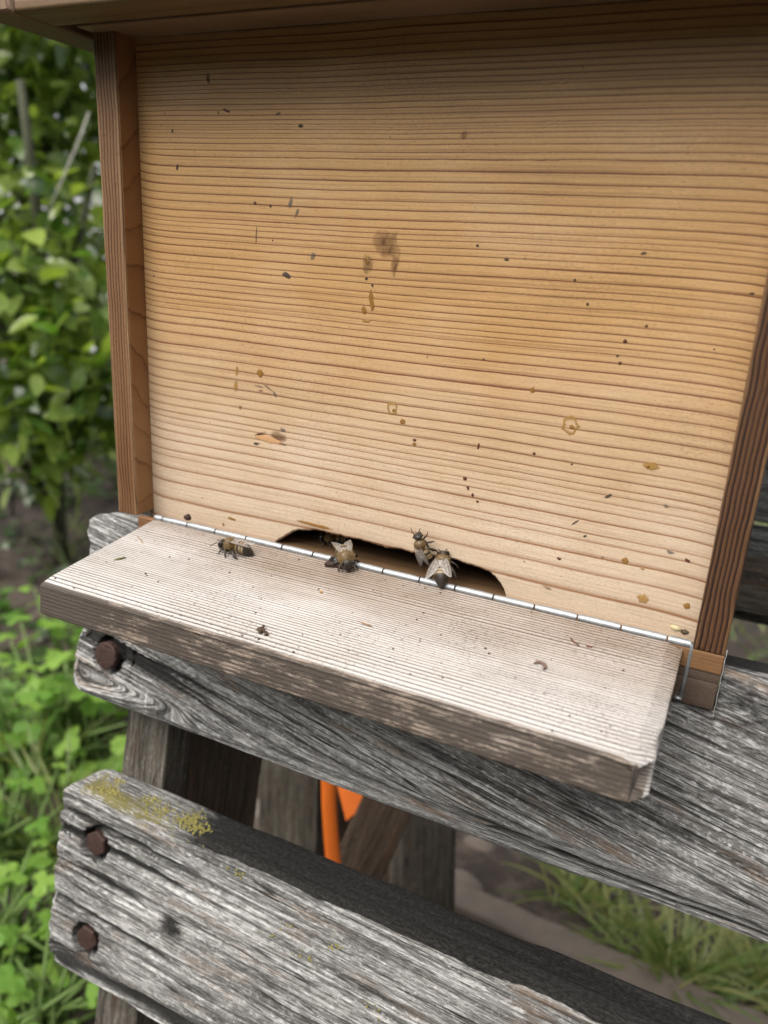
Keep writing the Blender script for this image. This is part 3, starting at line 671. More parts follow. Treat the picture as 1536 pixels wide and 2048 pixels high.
# lichen crust on the corner of the lower slat: real little cups
mb = MB()
def blob(m, c, n, r, flat=.5, seg=6):
    n = np.array(n, float); n /= np.linalg.norm(n); a = np.cross(n, (1, .2, .1)); a /= np.linalg.norm(a); b2 = np.cross(n, a)
    V = []; ph = random.random() * 6
    for lev, (f, h) in enumerate(((1, -.3), (.95, .35), (.55, .9))):
        for i in range(seg):
            t = ph + 2 * math.pi * i / seg; q = r * f * (.75 + .5 * random.random()); V.append(np.array(c) + a * q * math.cos(t) + b2 * q * math.sin(t) + n * h * r * flat)
    F = [(l * seg + i, l * seg + (i + 1) % seg, (l + 1) * seg + (i + 1) % seg, (l + 1) * seg + i) for l in range(2) for i in range(seg)] + [tuple(2 * seg + i for i in range(seg))]
    m.add(V, F)
LC = [(random.uniform(-.10, .10) if random.random() < .6 else random.uniform(.1, .22), abs(random.gauss(0, .045))) for _ in range(26)]
for (lx, lc) in LC:
    for _ in range(int(random.uniform(8, 42) * (1 - max(0, lx) * 1.6))):
        x = lx + random.gauss(0, .012); c_ = abs(lc + random.gauss(0, .010))
        if x < L0 + .03 or c_ > .10: continue
        if c_ > .006: p = bench_pt(x, lo_top(x) + .0004 - .012 * max(0, 1 - c_ / .012) ** 2, c_); nn = PUP * .8 - PN * .4
        else: p = bench_pt(x, lo_top(x) - .008 - abs(random.gauss(0, .012)), .0015); nn = -PN
        blob(mb, p, nn, random.uniform(.0010, .0030), .55)
for _ in range(90):
    cx, cb = random.choice([(.42, -.70), (.47, -.735), (.40, -.72), (.52, -.69), (.30, -.64), (.60, -.76)]); p = bench_pt(cx + random.gauss(0, .012), cb + random.gauss(0, .008), .001)
    blob(mb, p, -PN, random.uniform(.0012, .0032), .5)
LICH = plain('yellow_lichen', (0.26, 0.23, 0.07), .9, 0, .5, 1500, .6)
tag(mb.build('lichen', LICH, bench), kind='stuff')
# rusty hexagonal bolts sunk in the slats
def bolt(X, b, depth, tilt=0.0, r=.0275, n=6):
    V = []
    lev = [(.0, r), (-.012 - .0, r), (-.0150, r * .9), (-.0158, r * .55)]
    for (dc, rr) in lev:
        for i in range(n):
            a = 2 * math.pi * (i + .5) / n + tilt; V.append(bench_pt(X + rr * math.cos(a), b + rr * math.sin(a), depth + dc))
    F = [(l * n + i, l * n + (i + 1) % n, (l + 1) * n + (i + 1) % n, (l + 1) * n + i) for l in range(3) for i in range(n)] + [tuple(3 * n + i for i in range(n))]
    o = obj('bolt', V, F, RUST, bench, False); return o
bolt(-.058, -.303, .006, .2, .028, 14); bolt(-.043, -.708, .017, .1); bolt(-.041, -.922, .017, .4)

# legs, deep boards seen edge-on behind the slats
def bench_box(name, X, b, c, mat, rough=.004, seed=1, brown=None):
    sec = rrect(X[1] - X[0], c[1] - c[0], .006, .012)
    bs = np.linspace(b[0], b[1], 90)
    PX = X[0] + sec[None, :, 0] + 0 * bs[:, None]; PC = c[0] + sec[None, :, 1] + 0 * bs[:, None]; PB = bs[:, None] + 0 * PX
    d = rough * (fbm(PB * 8, (PX + PC) * 60, seed, 3) - .5)
    P = bench_pt(PX + d, PB, PC + d)
    V, F = loft(P)
    fl = lambda a: np.append(a.ravel(), [a[0].mean(), a[-1].mean()])
    g = np.stack([fl(PB), fl(PX + PC), fl(0 * PX)], -1)
    o = obj(name, V, [f[::-1] for f in F], mat, bench, True, {'g': g, 'k': np.zeros_like(V) - np.array([0, .1, 0])}); flat_shade(o, 45); return o
bench_box('leg', (-.085, .030), (-2.62, -.115), (.1062, .19), POSTW, .004, 3)
bench_box('leg_board', (-.080, .026), (-2.62, -.118), (.1905, .52), BROWNW, .003, 4)
bench_box('leg', (2.10, 2.22), (-2.62, -.115), (.1062, .52), POSTW, .004, 5)
def wbox(name, lo, hi, mat, axis='x', parent=None, seed=0, rough=.006):
    o = plank_box(name, lo, hi, axis, .006, .02, lambda V, f: np.stack([V[:, 'xyz'.index(axis)], V.sum(1) - V[:, 'xyz'.index(axis)], V[:, 0] * 0], -1), mat, parent or bench, lambda V, f: np.zeros_like(V) - np.array([0, .1, 0]), 60, rough, seed)
    return o
# rear rails of the bench, seen past the right wall of the hive
wbox('rear_rail', (.70, 1.0, -.372), (2.3, 1.09, -.128), GREYD, 'x', None, 3)
wbox('rear_rail', (.70, 1.02, -.105), (2.3, 1.10, .25), GREYD, 'x', None, 6)
wbox('rear_leg', (2.10, 1.105, GZ + .0), (2.22, 1.3, .3), POSTW, 'z', None, 7)
wbox('seat_bearer', (2.08, .3, -.60), (2.20, 1.10, -.45), POSTW, 'y', None, 8)
wbox('hive_bearer', (.10, .35, -.165), (.20, 1.10, -.0885), POSTW, 'y', None, 9)
wbox('hive_bearer', (.85, .35, -.165), (.95, 1.10, -.0885), POSTW, 'y', None, 10)
wbox('rear_leg', (-.42, .98, GZ), (-.16, 1.06, -.30), RAILW, 'z', None, 17)
wbox('cross_rail', (-.30, .88, -.30), (2.2, .975, -.18), RAILW, 'x', None, 19)
# dark boards leaning under the bench
def lean_board(name, px0, px1, y0, y1, dist, wd, mat, label, cat, th=.05, seed=0):
    """a board from image point (px0,y0) to (px1,y1) at a given distance"""
    a = at(px0, y0, dist); b = at(px1, y1, dist * 1.12); d = b - a; L = np.linalg.norm(d); d /= L
    v = (a + b) / 2 - CAM; v /= np.linalg.norm(v); w = np.cross(d, v); w /= np.linalg.norm(w); n = np.cross(w, d)
    sec = rrect(wd, th, .006, .02) - np.array([wd / 2, th / 2])
    ts = np.linspace(0, L, 40); P = a + d * ts[:, None, None] + w * sec[None, :, 0:1] + n * sec[None, :, 1:2]
    P = np.broadcast_to(P, (40, len(sec), 3)).copy()
    V, F = loft(P)
    g = np.stack([(V - a) @ d, (V - a) @ w + (V - a) @ n, V[:, 0] * 0], -1)
    o = obj(name, V, F, mat, None, True, {'g': g, 'k': np.zeros_like(V)}); flat_shade(o, 40); tag(o, label, cat); return o
lean_board('leaning_board', 815, 560, 1520, 2080, 2.75, .17, BROWNW, 'dark brown board leaning diagonally behind the gap between the bench slats', 'board', .05)
lean_board('propped_plank', 850, 835, 1450, 2250, 3.10, .24, RAILW, 'broad dark plank propped upright below the bench beside the bare soil', 'plank', .06)
lean_board('shaded_board', 740, 720, 1400, 2300, 3.35, .36, BROWNW, 'wide shaded board standing behind the orange strap under the bench', 'board', .05)
# orange strap and the orange flap next to it
def strap():
    pts = [(652, 1430), (655, 1500), (656, 1560), (657, 1610), (660, 1660), (665, 1720), (672, 1800), (680, 1900)]
    A = [at(x, y, 2.55 + .02 * i) for i, (x, y) in enumerate(pts)]
    V = []; F = []
    for i, p in enumerate(A):
        v = p - CAM; v /= np.linalg.norm(v); s = np.cross(v, (0, 0, 1)); s /= np.linalg.norm(s); hw = .0215
        for q in (-1, -.4, .4, 1):
            V.append(p + s * hw * q - v * .006 * (1 - q * q))
    n = len(V); V = V + [v + np.array([.0, .008, 0]) for v in V]
    for i in range(len(A) - 1):
        for j in range(3):
            k = i * 4 + j; F.append((k, k + 1, k + 5, k + 4)); F.append((n + k, n + k + 4, n + k + 5, n + k + 1))
        F.append((i * 4, i * 4 + 4, n + i * 4 + 4, n + i * 4)); F.append((i * 4 + 3, n + i * 4 + 3, n + i * 4 + 7, i * 4 + 7))
    o = obj('orange_strap', V, F, ORANGE, None, True); tag(o, 'bright orange strap hanging down behind the gap between the two front slats', 'strap')
    tri = [at(x, y, 2.78) for x, y in ((668, 1545), (780, 1560), (738, 1606), (692, 1642), (684, 1610))]
    c = np.mean(tri, 0); v = c - CAM; v /= np.linalg.norm(v)
    V = tri + [p + v * .02 for p in tri]; m = len(tri)
    F = [tuple(range(m)), tuple(range(m, 2 * m))[::-1]] + [(i, m + i, m + (i + 1) % m, (i + 1) % m) for i in range(m)]
    o = obj('orange_flap', V, F, ORANGE, None, False); tag(o, 'triangular orange plastic flap right of the hanging orange strap', 'flap')
strap()

# ================================================================== BEES
def bee_color(kind):
    return {'head': (0.030, 0.024, 0.018), 'thorax': (0.17, 0.11, 0.045), 'ab': (0.030, 0.021, 0.014), 'band': (0.42, 0.31, 0.16), 'waist': (0.28, 0.16, 0.05), 'leg': (0.028, 0.018, 0.013)}[kind]
def beemat():
    T = NT('bee_body'); c = T.attr('c').outputs['Vector']
    tc = T.n('ShaderNodeTexCoord').outputs['Object']; nz = T.noise(tc, 6000, 3)
    T.bsdf(Base_Color=T.mix(.35, c, T.mix(1.0, c, T.comb(nz, nz, nz), 'MULTIPLY')), Roughness=.42, Normal=T.bump(nz, .4, .0001), Specular_IOR_Level=.5); return T.mat
BEE = beemat()
HAIR = plain('bee_hair', (0.25, 0.165, 0.065), .7, 0, .3, 4000, .1)
EYE = plain('bee_eye', (0.012, 0.009, 0.008), .22, 0, .2, 4000, .05, spec=.6)
def wingmat():
    T = NT('bee_wing'); p = T.n('ShaderNodeBsdfPrincipled', {'Base Color': (0.62, 0.58, 0.55), 'Roughness': .28, 'Specular IOR Level': .7})
    tr = T.n('ShaderNodeBsdfTransparent'); mx = T.n('ShaderNodeMixShader'); mx.inputs[0].default_value = .30
    T.t.links.new(tr.outputs[0], mx.inputs[1]); T.t.links.new(p.outputs[0], mx.inputs[2]); T.t.links.new(mx.outputs[0], T.out.inputs[0]); return T.mat
WING = wingmat(); VEIN = plain('wing_vein', (0.11, 0.065, 0.03), .5, 0, .1, 1000, .05)
MM = .001 / S                                    # one millimetre in working units
def make_bee(loc, fwd, up, label, wing_open=.15, wing_lift=.1, curl=0.0, scale=1.0, legs=None, head_turn=0.0, ab_yaw=0.0):
    fwd = np.array(fwd, float); fwd /= np.linalg.norm(fwd); up = np.array(up, float); up -= fwd * (up @ fwd); up /= np.linalg.norm(up); lf = np.cross(up, fwd)
    R = np.stack([fwd, lf, up], 1); loc = np.array(loc, float)
    tw = lambda P: loc + (np.asarray(P, float) * MM * scale) @ R.T
    root = empty('honey_bee', loc, label, 'bee', 'honey bees around the hive entrance')
    # trunk: one loft head - neck - thorax - waist - abdomen;  x forward, z up, mm; body axis about 2.6 above the feet
    st = [(5.75, -.75, .15, .15), (5.6, -.7, .9, 1.0), (5.2, -.45, 1.45, 1.5), (4.65, -.2, 1.72, 1.6), (4.15, 0, 1.35, 1.15), (3.9, .05, .62, .6), (3.65, .1, .85, .85), (3.2, .25, 1.65, 1.6),
          (2.5, .4, 1.98, 1.95), (1.6, .4, 2.05, 2.0), (.8, .25, 1.75, 1.7), (.25, .02, 1.05, 1.0), (-.05, -.1, .55, .5), (-.35, -.1, .85, .8), (-.9, -.05, 1.65, 1.5), (-1.7, 0, 2.05, 1.85), (-2.1, 0, 2.1, 1.9), (-2.5, 0, 2.12, 1.92),
          (-3.0, -.03, 2.12, 1.9), (-3.4, -.06, 2.1, 1.88), (-3.9, -.1, 2.0, 1.78), (-4.3, -.15, 1.88, 1.66), (-4.8, -.22, 1.66, 1.46), (-5.2, -.3, 1.44, 1.25), (-5.7, -.42, 1.1, .95), (-6.2, -.55, .7, .6), (-6.6, -.66, .3, .26), (-6.75, -.7, .05, .05)]
    NB_ = 16; V = []; C = []; F = []
    for (x, z, ry, rz) in st:
        yaw = 0
        cx, cy, cz = x, 0.0, z + 2.6
        if x < 0:
            t = -x; cz -= curl * t * t * .05; cy += ab_yaw * t * t * .04
        for k in range(NB_):
            a = 2 * math.pi * k / NB_; V.append((cx, cy + ry * math.cos(a), cz + rz * math.sin(a)))
            if x > 3.85: q = bee_color('head')
            elif x > .3: q = bee_color('thorax')
            elif x > -1.2: q = bee_color('waist') if x > -.9 else bee_color('band')
            else:
                ph = (-x - 1.3) / 1.02; fr = ph - math.floor(ph); q = bee_color('band') if fr < .30 and x > -5.4 else bee_color('ab')
                if math.sin(a) < -.5: q = tuple(.5 * (u + w) for u, w in zip(q, bee_color('ab')))
            C.append(q)
    for i in range(len(st) - 1):
        for k in range(NB_): F.append((i * NB_ + k, i * NB_ + (k + 1) % NB_, (i + 1) * NB_ + (k + 1) % NB_, (i + 1) * NB_ + k))
    def add_tube(path, rad, cname, n=7):
        v, f = tube(path, rad, n, len(V)); V.extend([tuple(q) for q in v]); F.extend(f); C.extend([bee_color(cname)] * len(v))
    # legs: femur, tibia, tarsus on each side
    for s in (1, -1):
        L = legs or {}
        fr_ = L.get(('f', s), (4.6, 2.6, 0.0)); md = L.get(('m', s), (1.6, 3.9, 0.0)); hd = L.get(('h', s), (-2.3, 3.7, 0.0))
        add_tube([(3.1, s * .9, 1.4), (3.7, s * 1.9, 1.75), (fr_[0] * .9, s * fr_[1] * .95, .95), (fr_[0], s * fr_[1], fr_[2] + .12), (fr_[0] + .7, s * (fr_[1] + .15), fr_[2] + .05)], [.34, .32, .26, .16, .09], 'leg')
        add_tube([(2.0, s * 1.1, 1.1), (2.0, s * 2.5, 1.9), (md[0], s * md[1] * .93, .9), (md[0] - .15, s * md[1], md[2] + .12), (md[0] - .6, s * (md[1] + .4), md[2] + .05)], [.38, .34, .30, .18, .09], 'leg')
        add_tube([(1.0, s * 1.1, 1.0), (-.4, s * 2.6, 2.0), (hd[0] * .62, s * hd[1] * .88, 1.15), (hd[0], s * hd[1], hd[2] + .25), (hd[0] - .9, s * (hd[1] + .1), hd[2] + .06)], [.42, .42, .55, .34, .12], 'leg')
        add_tube([(5.2, s * .45, 2.35), (5.9, s * .95, 3.0), (6.6, s * 1.4, 2.75), (7.4, s * 1.95, 2.3), (7.9, s * 2.2, 2.0)], [.15, .14, .15, .15, .09], 'leg', 5)
    add_tube([(5.5, 0, 1.4), (5.5, 0, .7), (5.2, 0, .4)], [.3, .2, .1], 'leg', 6)
    V = np.array(V)
    if head_turn:
        m_ = V[:, 0] > 3.9; th = head_turn * np.clip((V[:, 0] - 3.9) / .5, 0, 1); dx = V[:, 0] - 3.9; V[:, 1] = np.where(m_ & (V[:, 2] > 1), V[:, 1] + np.sin(th) * dx, V[:, 1])
    body = obj('body', tw(V), F, BEE, root, True, {'c': np.array(C)})
    for s in (1, -1):
        v = []; f = []; n1, n2 = 6, 10
        for i in range(n1 + 1):
            ph = math.pi * i / n1
            for j in range(n2):
                a = 2 * math.pi * j / n2; v.append((4.75 + .62 * math.sin(ph) * math.cos(a) + .05 * math.cos(ph), s * (1.42 + .45 * math.sin(ph) * math.sin(a)), 2.5 + 1.15 * math.cos(ph)))
        for i in range(n1):
            for j in range(n2): f.append((i * n2 + j, i * n2 + (j + 1) % n2, (i + 1) * n2 + (j + 1) % n2, (i + 1) * n2 + j))
        obj('eye', tw(v), f, EYE, root, True)
    # hair on thorax and first abdominal ring
    hb = MB()
    for _ in range(900):
        x = random.choice([random.uniform(.2, 3.6), random.uniform(.2, 3.6), random.uniform(.2, 3.6), random.uniform(-1.6, -.6), random.uniform(3.9, 5.2)]); zc = np.interp(x, [q[0] for q in st[::-1]], [q[1] for q in st[::-1]])
        ry = np.interp(x, [q[0] for q in st[::-1]], [q[2] for q in st[::-1]]); rz = np.interp(x, [q[0] for q in st[::-1]], [q[3] for q in st[::-1]])
        a = random.uniform(0, 2 * math.pi); n = np.array([0, math.cos(a), math.sin(a)]); p = np.array([x, ry * math.cos(a), 2.6 + zc + rz * math.sin(a)])
        d = n + np.array([random.gauss(-.25, .3), random.gauss(0, .3), random.gauss(0, .3)]); d /= np.linalg.norm(d); l = random.uniform(.45, .95) * (1 if .1 < x < 3.7 else .55)
        sd_ = np.cross(d, (0.3, .5, .8)); sd_ /= np.linalg.norm(sd_); w = .035
        hb.add([p - sd_ * w, p + sd_ * w, p + d * l], [(0, 1, 2)])
    hb.V = list(tw(np.array(hb.V))); hb.build('hair', HAIR, root, False)
    # wings: fore and hind on each side
    def wing(s, L, Wd, ang, lift, root_p, zt):
        nu, nv = 14, 7; v = []
        ca, sa_ = math.cos(ang), math.sin(ang)
        def pt(u, t):
            prof = math.sin(math.pi * min(1, u * .93 + .06) ** .75) ** .6; lead = .16 * Wd * math.sin(math.pi * u)
            x = -L * u; y = lead - Wd * prof * t
            z = .22 * math.sin(math.pi * u) - .25 * t * u + lift * L * u
            X = x * ca - y * sa_; Y = x * -sa_ * -1 * 0 + (-x) * sa_ + y * ca * 0 + 0
            # rotate outward about z
            X = x * ca + y * sa_ * 1.0; Y = -x * sa_ + y * ca
            return (root_p[0] + X, s * (root_p[1] + Y), root_p[2] + z + zt)
        for i in range(nu + 1):
            for j in range(nv + 1): v.append(pt(i / nu, j / nv))
        f = [(i * (nv + 1) + j, i * (nv + 1) + j + 1, (i + 1) * (nv + 1) + j + 1, (i + 1) * (nv + 1) + j) for i in range(nu) for j in range(nv)]
        w_ = MB(); w_.add(v, f, 0)
        def vein(uv, r=.05): w_.tube([np.array(pt(*q)) + np.array([0, 0, .01]) for q in uv], r, 4, 1)
        vein([(u, .0) for u in np.linspace(0, .95, 10)], .09); vein([(0, .2), (.3, .22), (.6, .3), (.9, .45)]); vein([(.05, .4), (.3, .55), (.55, .62), (.8, .7)])
        vein([(.3, .22), (.38, .55)]); vein([(.55, .28), (.6, .62)]); vein([(.45, .0), (.62, .3)]); vein([(.7, .05), (.72, .35)]); vein([(.2, .5), (.35, .85)])
        w_.V = list(tw(np.array(w_.V))); w_.build('wing', [WING, VEIN], root, True)
    for s in (1, -1):
        wing(s, 8.6, 2.9, wing_open, wing_lift, (2.3, 1.35, 4.35), 0)
        wing(s, 6.0, 2.1, wing_open * .8 + .02, wing_lift * .9, (1.3, 1.2, 4.1), -.1)
    return root
# A: walking left across the board
pa = on_landing(471, 1106)
make_bee(pa, (-1, -.10, 0), LN, 'honey bee walking left along the landing board, banded abdomen side-on', .06, -.06, .6, .97)
# C: standing over the hinge, facing the viewer, beside the resin blob
pc = on_landing(690, 1127)
make_bee(pc + LN * .001, (.62, -.75, -.16), LN + np.array([-.1, .1, 0]), 'fuzzy honey bee facing outward over the hinge next to the dark resin blob', .16, -.09, .9, 1.1)
# B: in the dark of the entrance
pb = hit(640, 1096, (0, 0, 1), (0, 0, -.011)) + np.array([.012, .030, 0])
make_bee(pb, (-.75, -.5, 0), (0, 0, 1), 'dark honey bee half hidden inside the left end of the entrance slot', .08, .0, .5, .92)
# E: climbing from the board onto the front, wings spread in a V
def span_bee(tail, head, up, **kw):
    """stand a bee so that its head-to-tail axis runs between two points"""
    tail = np.array(tail); head = np.array(head); f = head - tail; L = np.linalg.norm(f); f /= L
    u = np.array(up, float); u -= f * (u @ f); u /= np.linalg.norm(u)
    sc = L / (12.3 * MM); loc = tail + f * 6.6 * MM * sc - u * 2.4 * MM * sc
    return loc, f, u, sc
te = on_landing(879, 1182) + LN * .012
re_ = ray(888, 1104); re_ /= np.linalg.norm(re_)
he = None
for t in np.linspace(.9, 1.5, 1200):
    q = CAM + re_ * t
    if he is None and abs(np.linalg.norm(q - te) - .069) < .0008 and q[1] > te[1] + .01: he = q
if he is None: he = te + np.array([0, .035, .055])
lo_, fw, u_, sc = span_bee(te, he, (0, -.8, .6))
make_bee(lo_, fw, u_, 'honey bee climbing up from the hinge with glassy wings spread in a V', .30, .02, .5, sc, head_turn=.1)
# D: clinging upright to the lower edge of the front board
hd_ = hit(834, 1068, (0, 1, 0), (0, -.026, 0)); td_ = hit(858, 1128, (0, 1, 0), (0, -.012, 0))
lo_, fw, u_, sc = span_bee(td_, hd_, (-.35, -1, .1))
make_bee(lo_, fw, u_, 'honey bee clinging head-up to the front board above the entrance slot', .12, .02, .2, min(sc, 1.0), ab_yaw=-.9)

# ================================================================== small debris
def lump(name, path, rad, mat, label, cat, n=8, jit=.25):
    V, F = tube(path, rad, n); V = [np.array(v) + np.array([random.uniform(-1, 1) for _ in range(3)]) * jit * min(rad) for v in V]
    o = obj(name, V, F, mat, None, True); tag(o, label, cat); return o
def on(px, py, h=.002): return on_landing(px, py) + LN * h
lump('resin_blob', [on(650, 1132), on(657, 1131, .003), on(665, 1133, .003), on(674, 1134, .0022), on(684, 1136, .003), on(692, 1137, .002)], [.003, .0066, .0062, .0048, .006, .003], RESIN, 'dark brown resin blob lying on the landing board just below the hinge', 'resin', 9)
mb = MB()
for _ in range(16):
    p = on(524 + random.gauss(0, 5), 1266 + random.gauss(0, 3), random.uniform(.001, .005)); blob(mb, p, (random.gauss(0, .6), random.gauss(0, .6), 1), random.uniform(.0018, .0038), 1.2, 5)
tag(mb.build('dirt_crumb', CRUMB), 'small dark crumbly dirt pellet near the front edge of the landing board', 'crumb')
lump('dead_larva', [on(1068, 1329, .002), on(1074, 1327, .003), on(1081, 1328, .003), on(1088, 1332, .003), on(1090, 1338, .003), on(1086, 1341, .002)], [.0012, .002, .0022, .0024, .0022, .001], plain('larva_husk', (0.16, 0.10, 0.08), .6, 0, .7, 3500, .5), 'curled brown husk lying on the right half of the landing board', 'husk')
lump('pale_seed', [hit(1341, 1252, (0, 1, 0), (0, -.033, 0)), hit(1346, 1254, (0, 1, 0), (0, -.034, 0)), hit(1353, 1257, (0, 1, 0), (0, -.035, 0)), hit(1362, 1260, (0, 1, 0), (0, -.035, 0))], [.0018, .0042, .0045, .002], STRAW, 'pale oval seed resting on the right end of the hinge', 'seed')
lump('dark_scrap', [hit(1362, 1262, (0, 1, 0), (0, -.033, 0)), hit(1370, 1264, (0, 1, 0), (0, -.034, 0)), hit(1377, 1267, (0, 1, 0), (0, -.034, 0))], [.002, .0042, .002], CRUMB, 'dark scrap of debris in the corner right of the pale seed', 'scrap')
lump('dark_clump', [hit(370, 1033, (0, 1, 0), (0, -.03, 0)), hit(375, 1034, (0, 1, 0), (0, -.032, 0)), hit(381, 1038, (0, 1, 0), (0, -.032, 0))], [.003, .0065, .003], RESIN, 'dark round clump above the left end of the hinge', 'clump')
lump('leaf_scrap', [on(228, 1121, .001), on(240, 1119, .002), on(252, 1116, .001)], [.0008, .0018, .0008], plain('leaf_scrap', (0.12, 0.13, 0.04), .6), 'thin green-brown leaf scrap on the left part of the landing board', 'scrap')
lump('bark_flake', [on(1140, 1276, .0008), on(1146, 1284, .0014), on(1158, 1292, .0008)], [.0006, .0014, .0006], plain('bark_red', (0.14, 0.055, 0.04), .6), 'thin reddish flake near the right end of the landing board, close to the hinge', 'flake')
lump('red_flake', [on(1172, 1293, .0008), on(1178, 1294, .0014), on(1184, 1296, .0008)], [.0006, .0014, .0006], plain('bark_red2', (0.16, 0.05, 0.04), .6), 'tiny red flake just right of the thin reddish flake on the landing board', 'flake')
lump('straw_bit', [on(716, 1243, .0008), on(730, 1249, .0014), on(744, 1254, .001)], [.0006, .0012, .0006], plain('straw_brown', (0.30, 0.17, 0.09), .6), 'small brown straw bit in the middle of the landing board', 'straw')
lump('curved_fibre', [on(274, 1073, .001), on(281, 1080, .0016), on(286, 1088, .001)], [.0005, .0009, .0005], plain('fibre', (0.34, 0.20, 0.11), .6), 'fine curved brown fibre on the left end of the landing board', 'fibre')
lump('yellow_grain', [on(640, 1185, .001), on(642, 1186, .0022), on(644, 1187, .001)], [.001, .0022, .001], plain('pollen', (0.40, 0.22, 0.06), .7), 'tiny yellow-brown grain on the landing board below the resin blob', 'grain')
mb = MB()
for _ in range(240):
    s_, x = random.uniform(.01, LL - .01), random.uniform(LX0 + .01, LX1 - .03); p = np.array([x, LY - s_ * math.cos(SL), LZ - s_ * math.sin(SL)])
    blob(mb, p, LN, .0006 + .0016 * random.random() ** 3, .7, 5)
tag(mb.build('dust_specks', CRUMB), 'scattered fine dirt specks all over the landing board', 'dirt', kind='stuff')
# cobweb thread on the base corner
w = MB(); q0 = np.array([1.0 + WR + .001, -D - .001, .01]); path = [q0 + np.array([.0004 * math.sin(i * 2.1), -.0003 * math.cos(i * 3), -.0085 * i]) for i in range(13)]
w.tube(path, .0003, 4)
for p in path[::2]: blob(w, p, (1, -1, .2), random.uniform(.0003, .0008), 1, 5)
tag(w.build('cobweb', plain('cobweb', (0.7, 0.7, 0.68), .5)), 'white cobweb thread with specks on the right lower hive corner', 'cobweb')

# ================================================================== VEGETATION
def leaf_shape(L, Wd, kind='oval'):
    """leaf along +x from the origin, folded along the midrib, working units"""
    if kind == 'oval':
        us = [0, .08, .25, .5, .75, .92, 1.0]; ws = [0.02, .35, .85, 1.0, .72, .3, .01]
        V = []; 
        for u, w_ in zip(us, ws):
            z = -.16 * L * u * u; V += [(L * u, -Wd * .5 * w_, z + .10 * Wd * w_), (L * u, 0, z), (L * u, Wd * .5 * w_, z + .10 * Wd * w_)]
        F = []
        for i in range(len(us) - 1):
            for j in range(2): k = i * 3 + j; F.append((k, k + 1, k + 4, k + 3))
        return np.array(V), F
    # lobed herb leaf: a fan of lobes
    V = [(0, 0, 0)]; n = 30
    for i in range(n + 1):
        a = -2.35 + 4.7 * i / n; r = (.55 + .45 * abs(math.cos(a * 2.0)) ** .7) * (1 - .12 * abs(a) / 2.35) * (1 + .08 * math.sin(i * 2.6))
        V.append((L * (.42 + .58 * r * math.cos(a)), Wd * .62 * r * math.sin(a), -.12 * L * r * r + .03 * L * math.sin(a * 6)))
    V[0] = (L * .38, 0, 0.0)
    F = [(0, i, i + 1) for i in range(1, n + 1)]
    V += [(0, 0, 0), (L * .4, .012 * L, -.01 * L), (L * .4, -.012 * L, -.01 * L)]; F.append((n + 2, n + 4, n + 3))
    return np.array(V), F
def basis(d, up=(0, 0, 1), roll=0.0):
    d = np.array(d, float); d /= np.linalg.norm(d); y = np.cross(np.array(up, float), d)
    if np.linalg.norm(y) < 1e-4: y = np.array([0, 1., 0])
    y /= np.linalg.norm(y); z = np.cross(d, y)
    c, s = math.cos(roll), math.sin(roll)
    return np.stack([d, y * c + z * s, -y * s + z * c], 1)
LEAF_A = leafmat('shrub_leaf', (0.07, 0.15, 0.03), (0.42, 0.52, 0.13), .20, .45, False, .9)
LEAF_J = leafmat('shrub_leaf_mass', (0.035, 0.08, 0.02), (0.38, 0.48, 0.12), .20, .42, True, .9)
HERB = leafmat('herb_leaf', (0.13, 0.27, 0.04), (0.30, 0.46, 0.09), .5, .4, False, .35)
HERBJ = leafmat('ground_cover_leaf', (0.07, 0.17, 0.03), (0.18, 0.33, 0.06), .5, .35, True, .35)
GRASS = leafmat('grass_blade', (0.10, 0.17, 0.045), (0.34, 0.33, 0.15), .45, .3, True, .4)
BARK = plain('shrub_bark', (0.055, 0.06, 0.032), .8, 0, .4, 60, .6, .002)
STEMG = plain('green_stem', (0.12, 0.19, 0.05), .6, 0, .25, 100, .2)
leaf_meshes = []
for (L, Wd) in ((.25, .125), (.31, .14), (.20, .11), (.36, .16)):
    v, f = leaf_shape(L, Wd); leaf_meshes.append(mesh_data('leaf', v, f, LEAF_A, True))
herb_meshes = []
for (L, Wd) in ((.20, .20), (.26, .25), (.15, .15)):
    v, f = leaf_shape(L, Wd, 'lobed'); herb_meshes.append(mesh_data('leaf', v, f, HERB, True))
def put_leaf(me, pos, B, parent, sc=1.0):
    o = bpy.data.objects.new('leaf', me); col.objects.link(o); o.parent = parent
    base = np.array(wloc(parent)) / S; m = Matrix.Identity(4)
    for i in range(3):
        for j in range(3): m[i][j] = B[i][j] * sc
        m[i][3] = (pos[i] - base[i]) * S
    o.matrix_local = m; return o
class Mass:
    def __init__(s): s.V = []; s.F = []; s.r = []; s.n = 0
    def leaf(s, v, f, pos, B, sc=1.0, rnd=None):
        q = np.asarray(pos) + (v * sc) @ B.T; s.V.append(q); s.F += [tuple(i + s.n for i in t) for t in f]; s.n += len(v); s.r += [random.random() if rnd is None else rnd] * len(v)
    def build(s, name, mat, parent=None, origin=None):
        return obj(name, np.vstack(s.V), s.F, mat, parent, True, {'rnd': np.array(s.r)}, None, origin)
def rdir(zb_=0.0):
    v = np.array([random.gauss(0, 1), random.gauss(0, 1), random.gauss(0, .7) + zb_]); return v / np.linalg.norm(v)
small_oval = leaf_shape(.19, .095); mid_oval = leaf_shape(.29, .145)

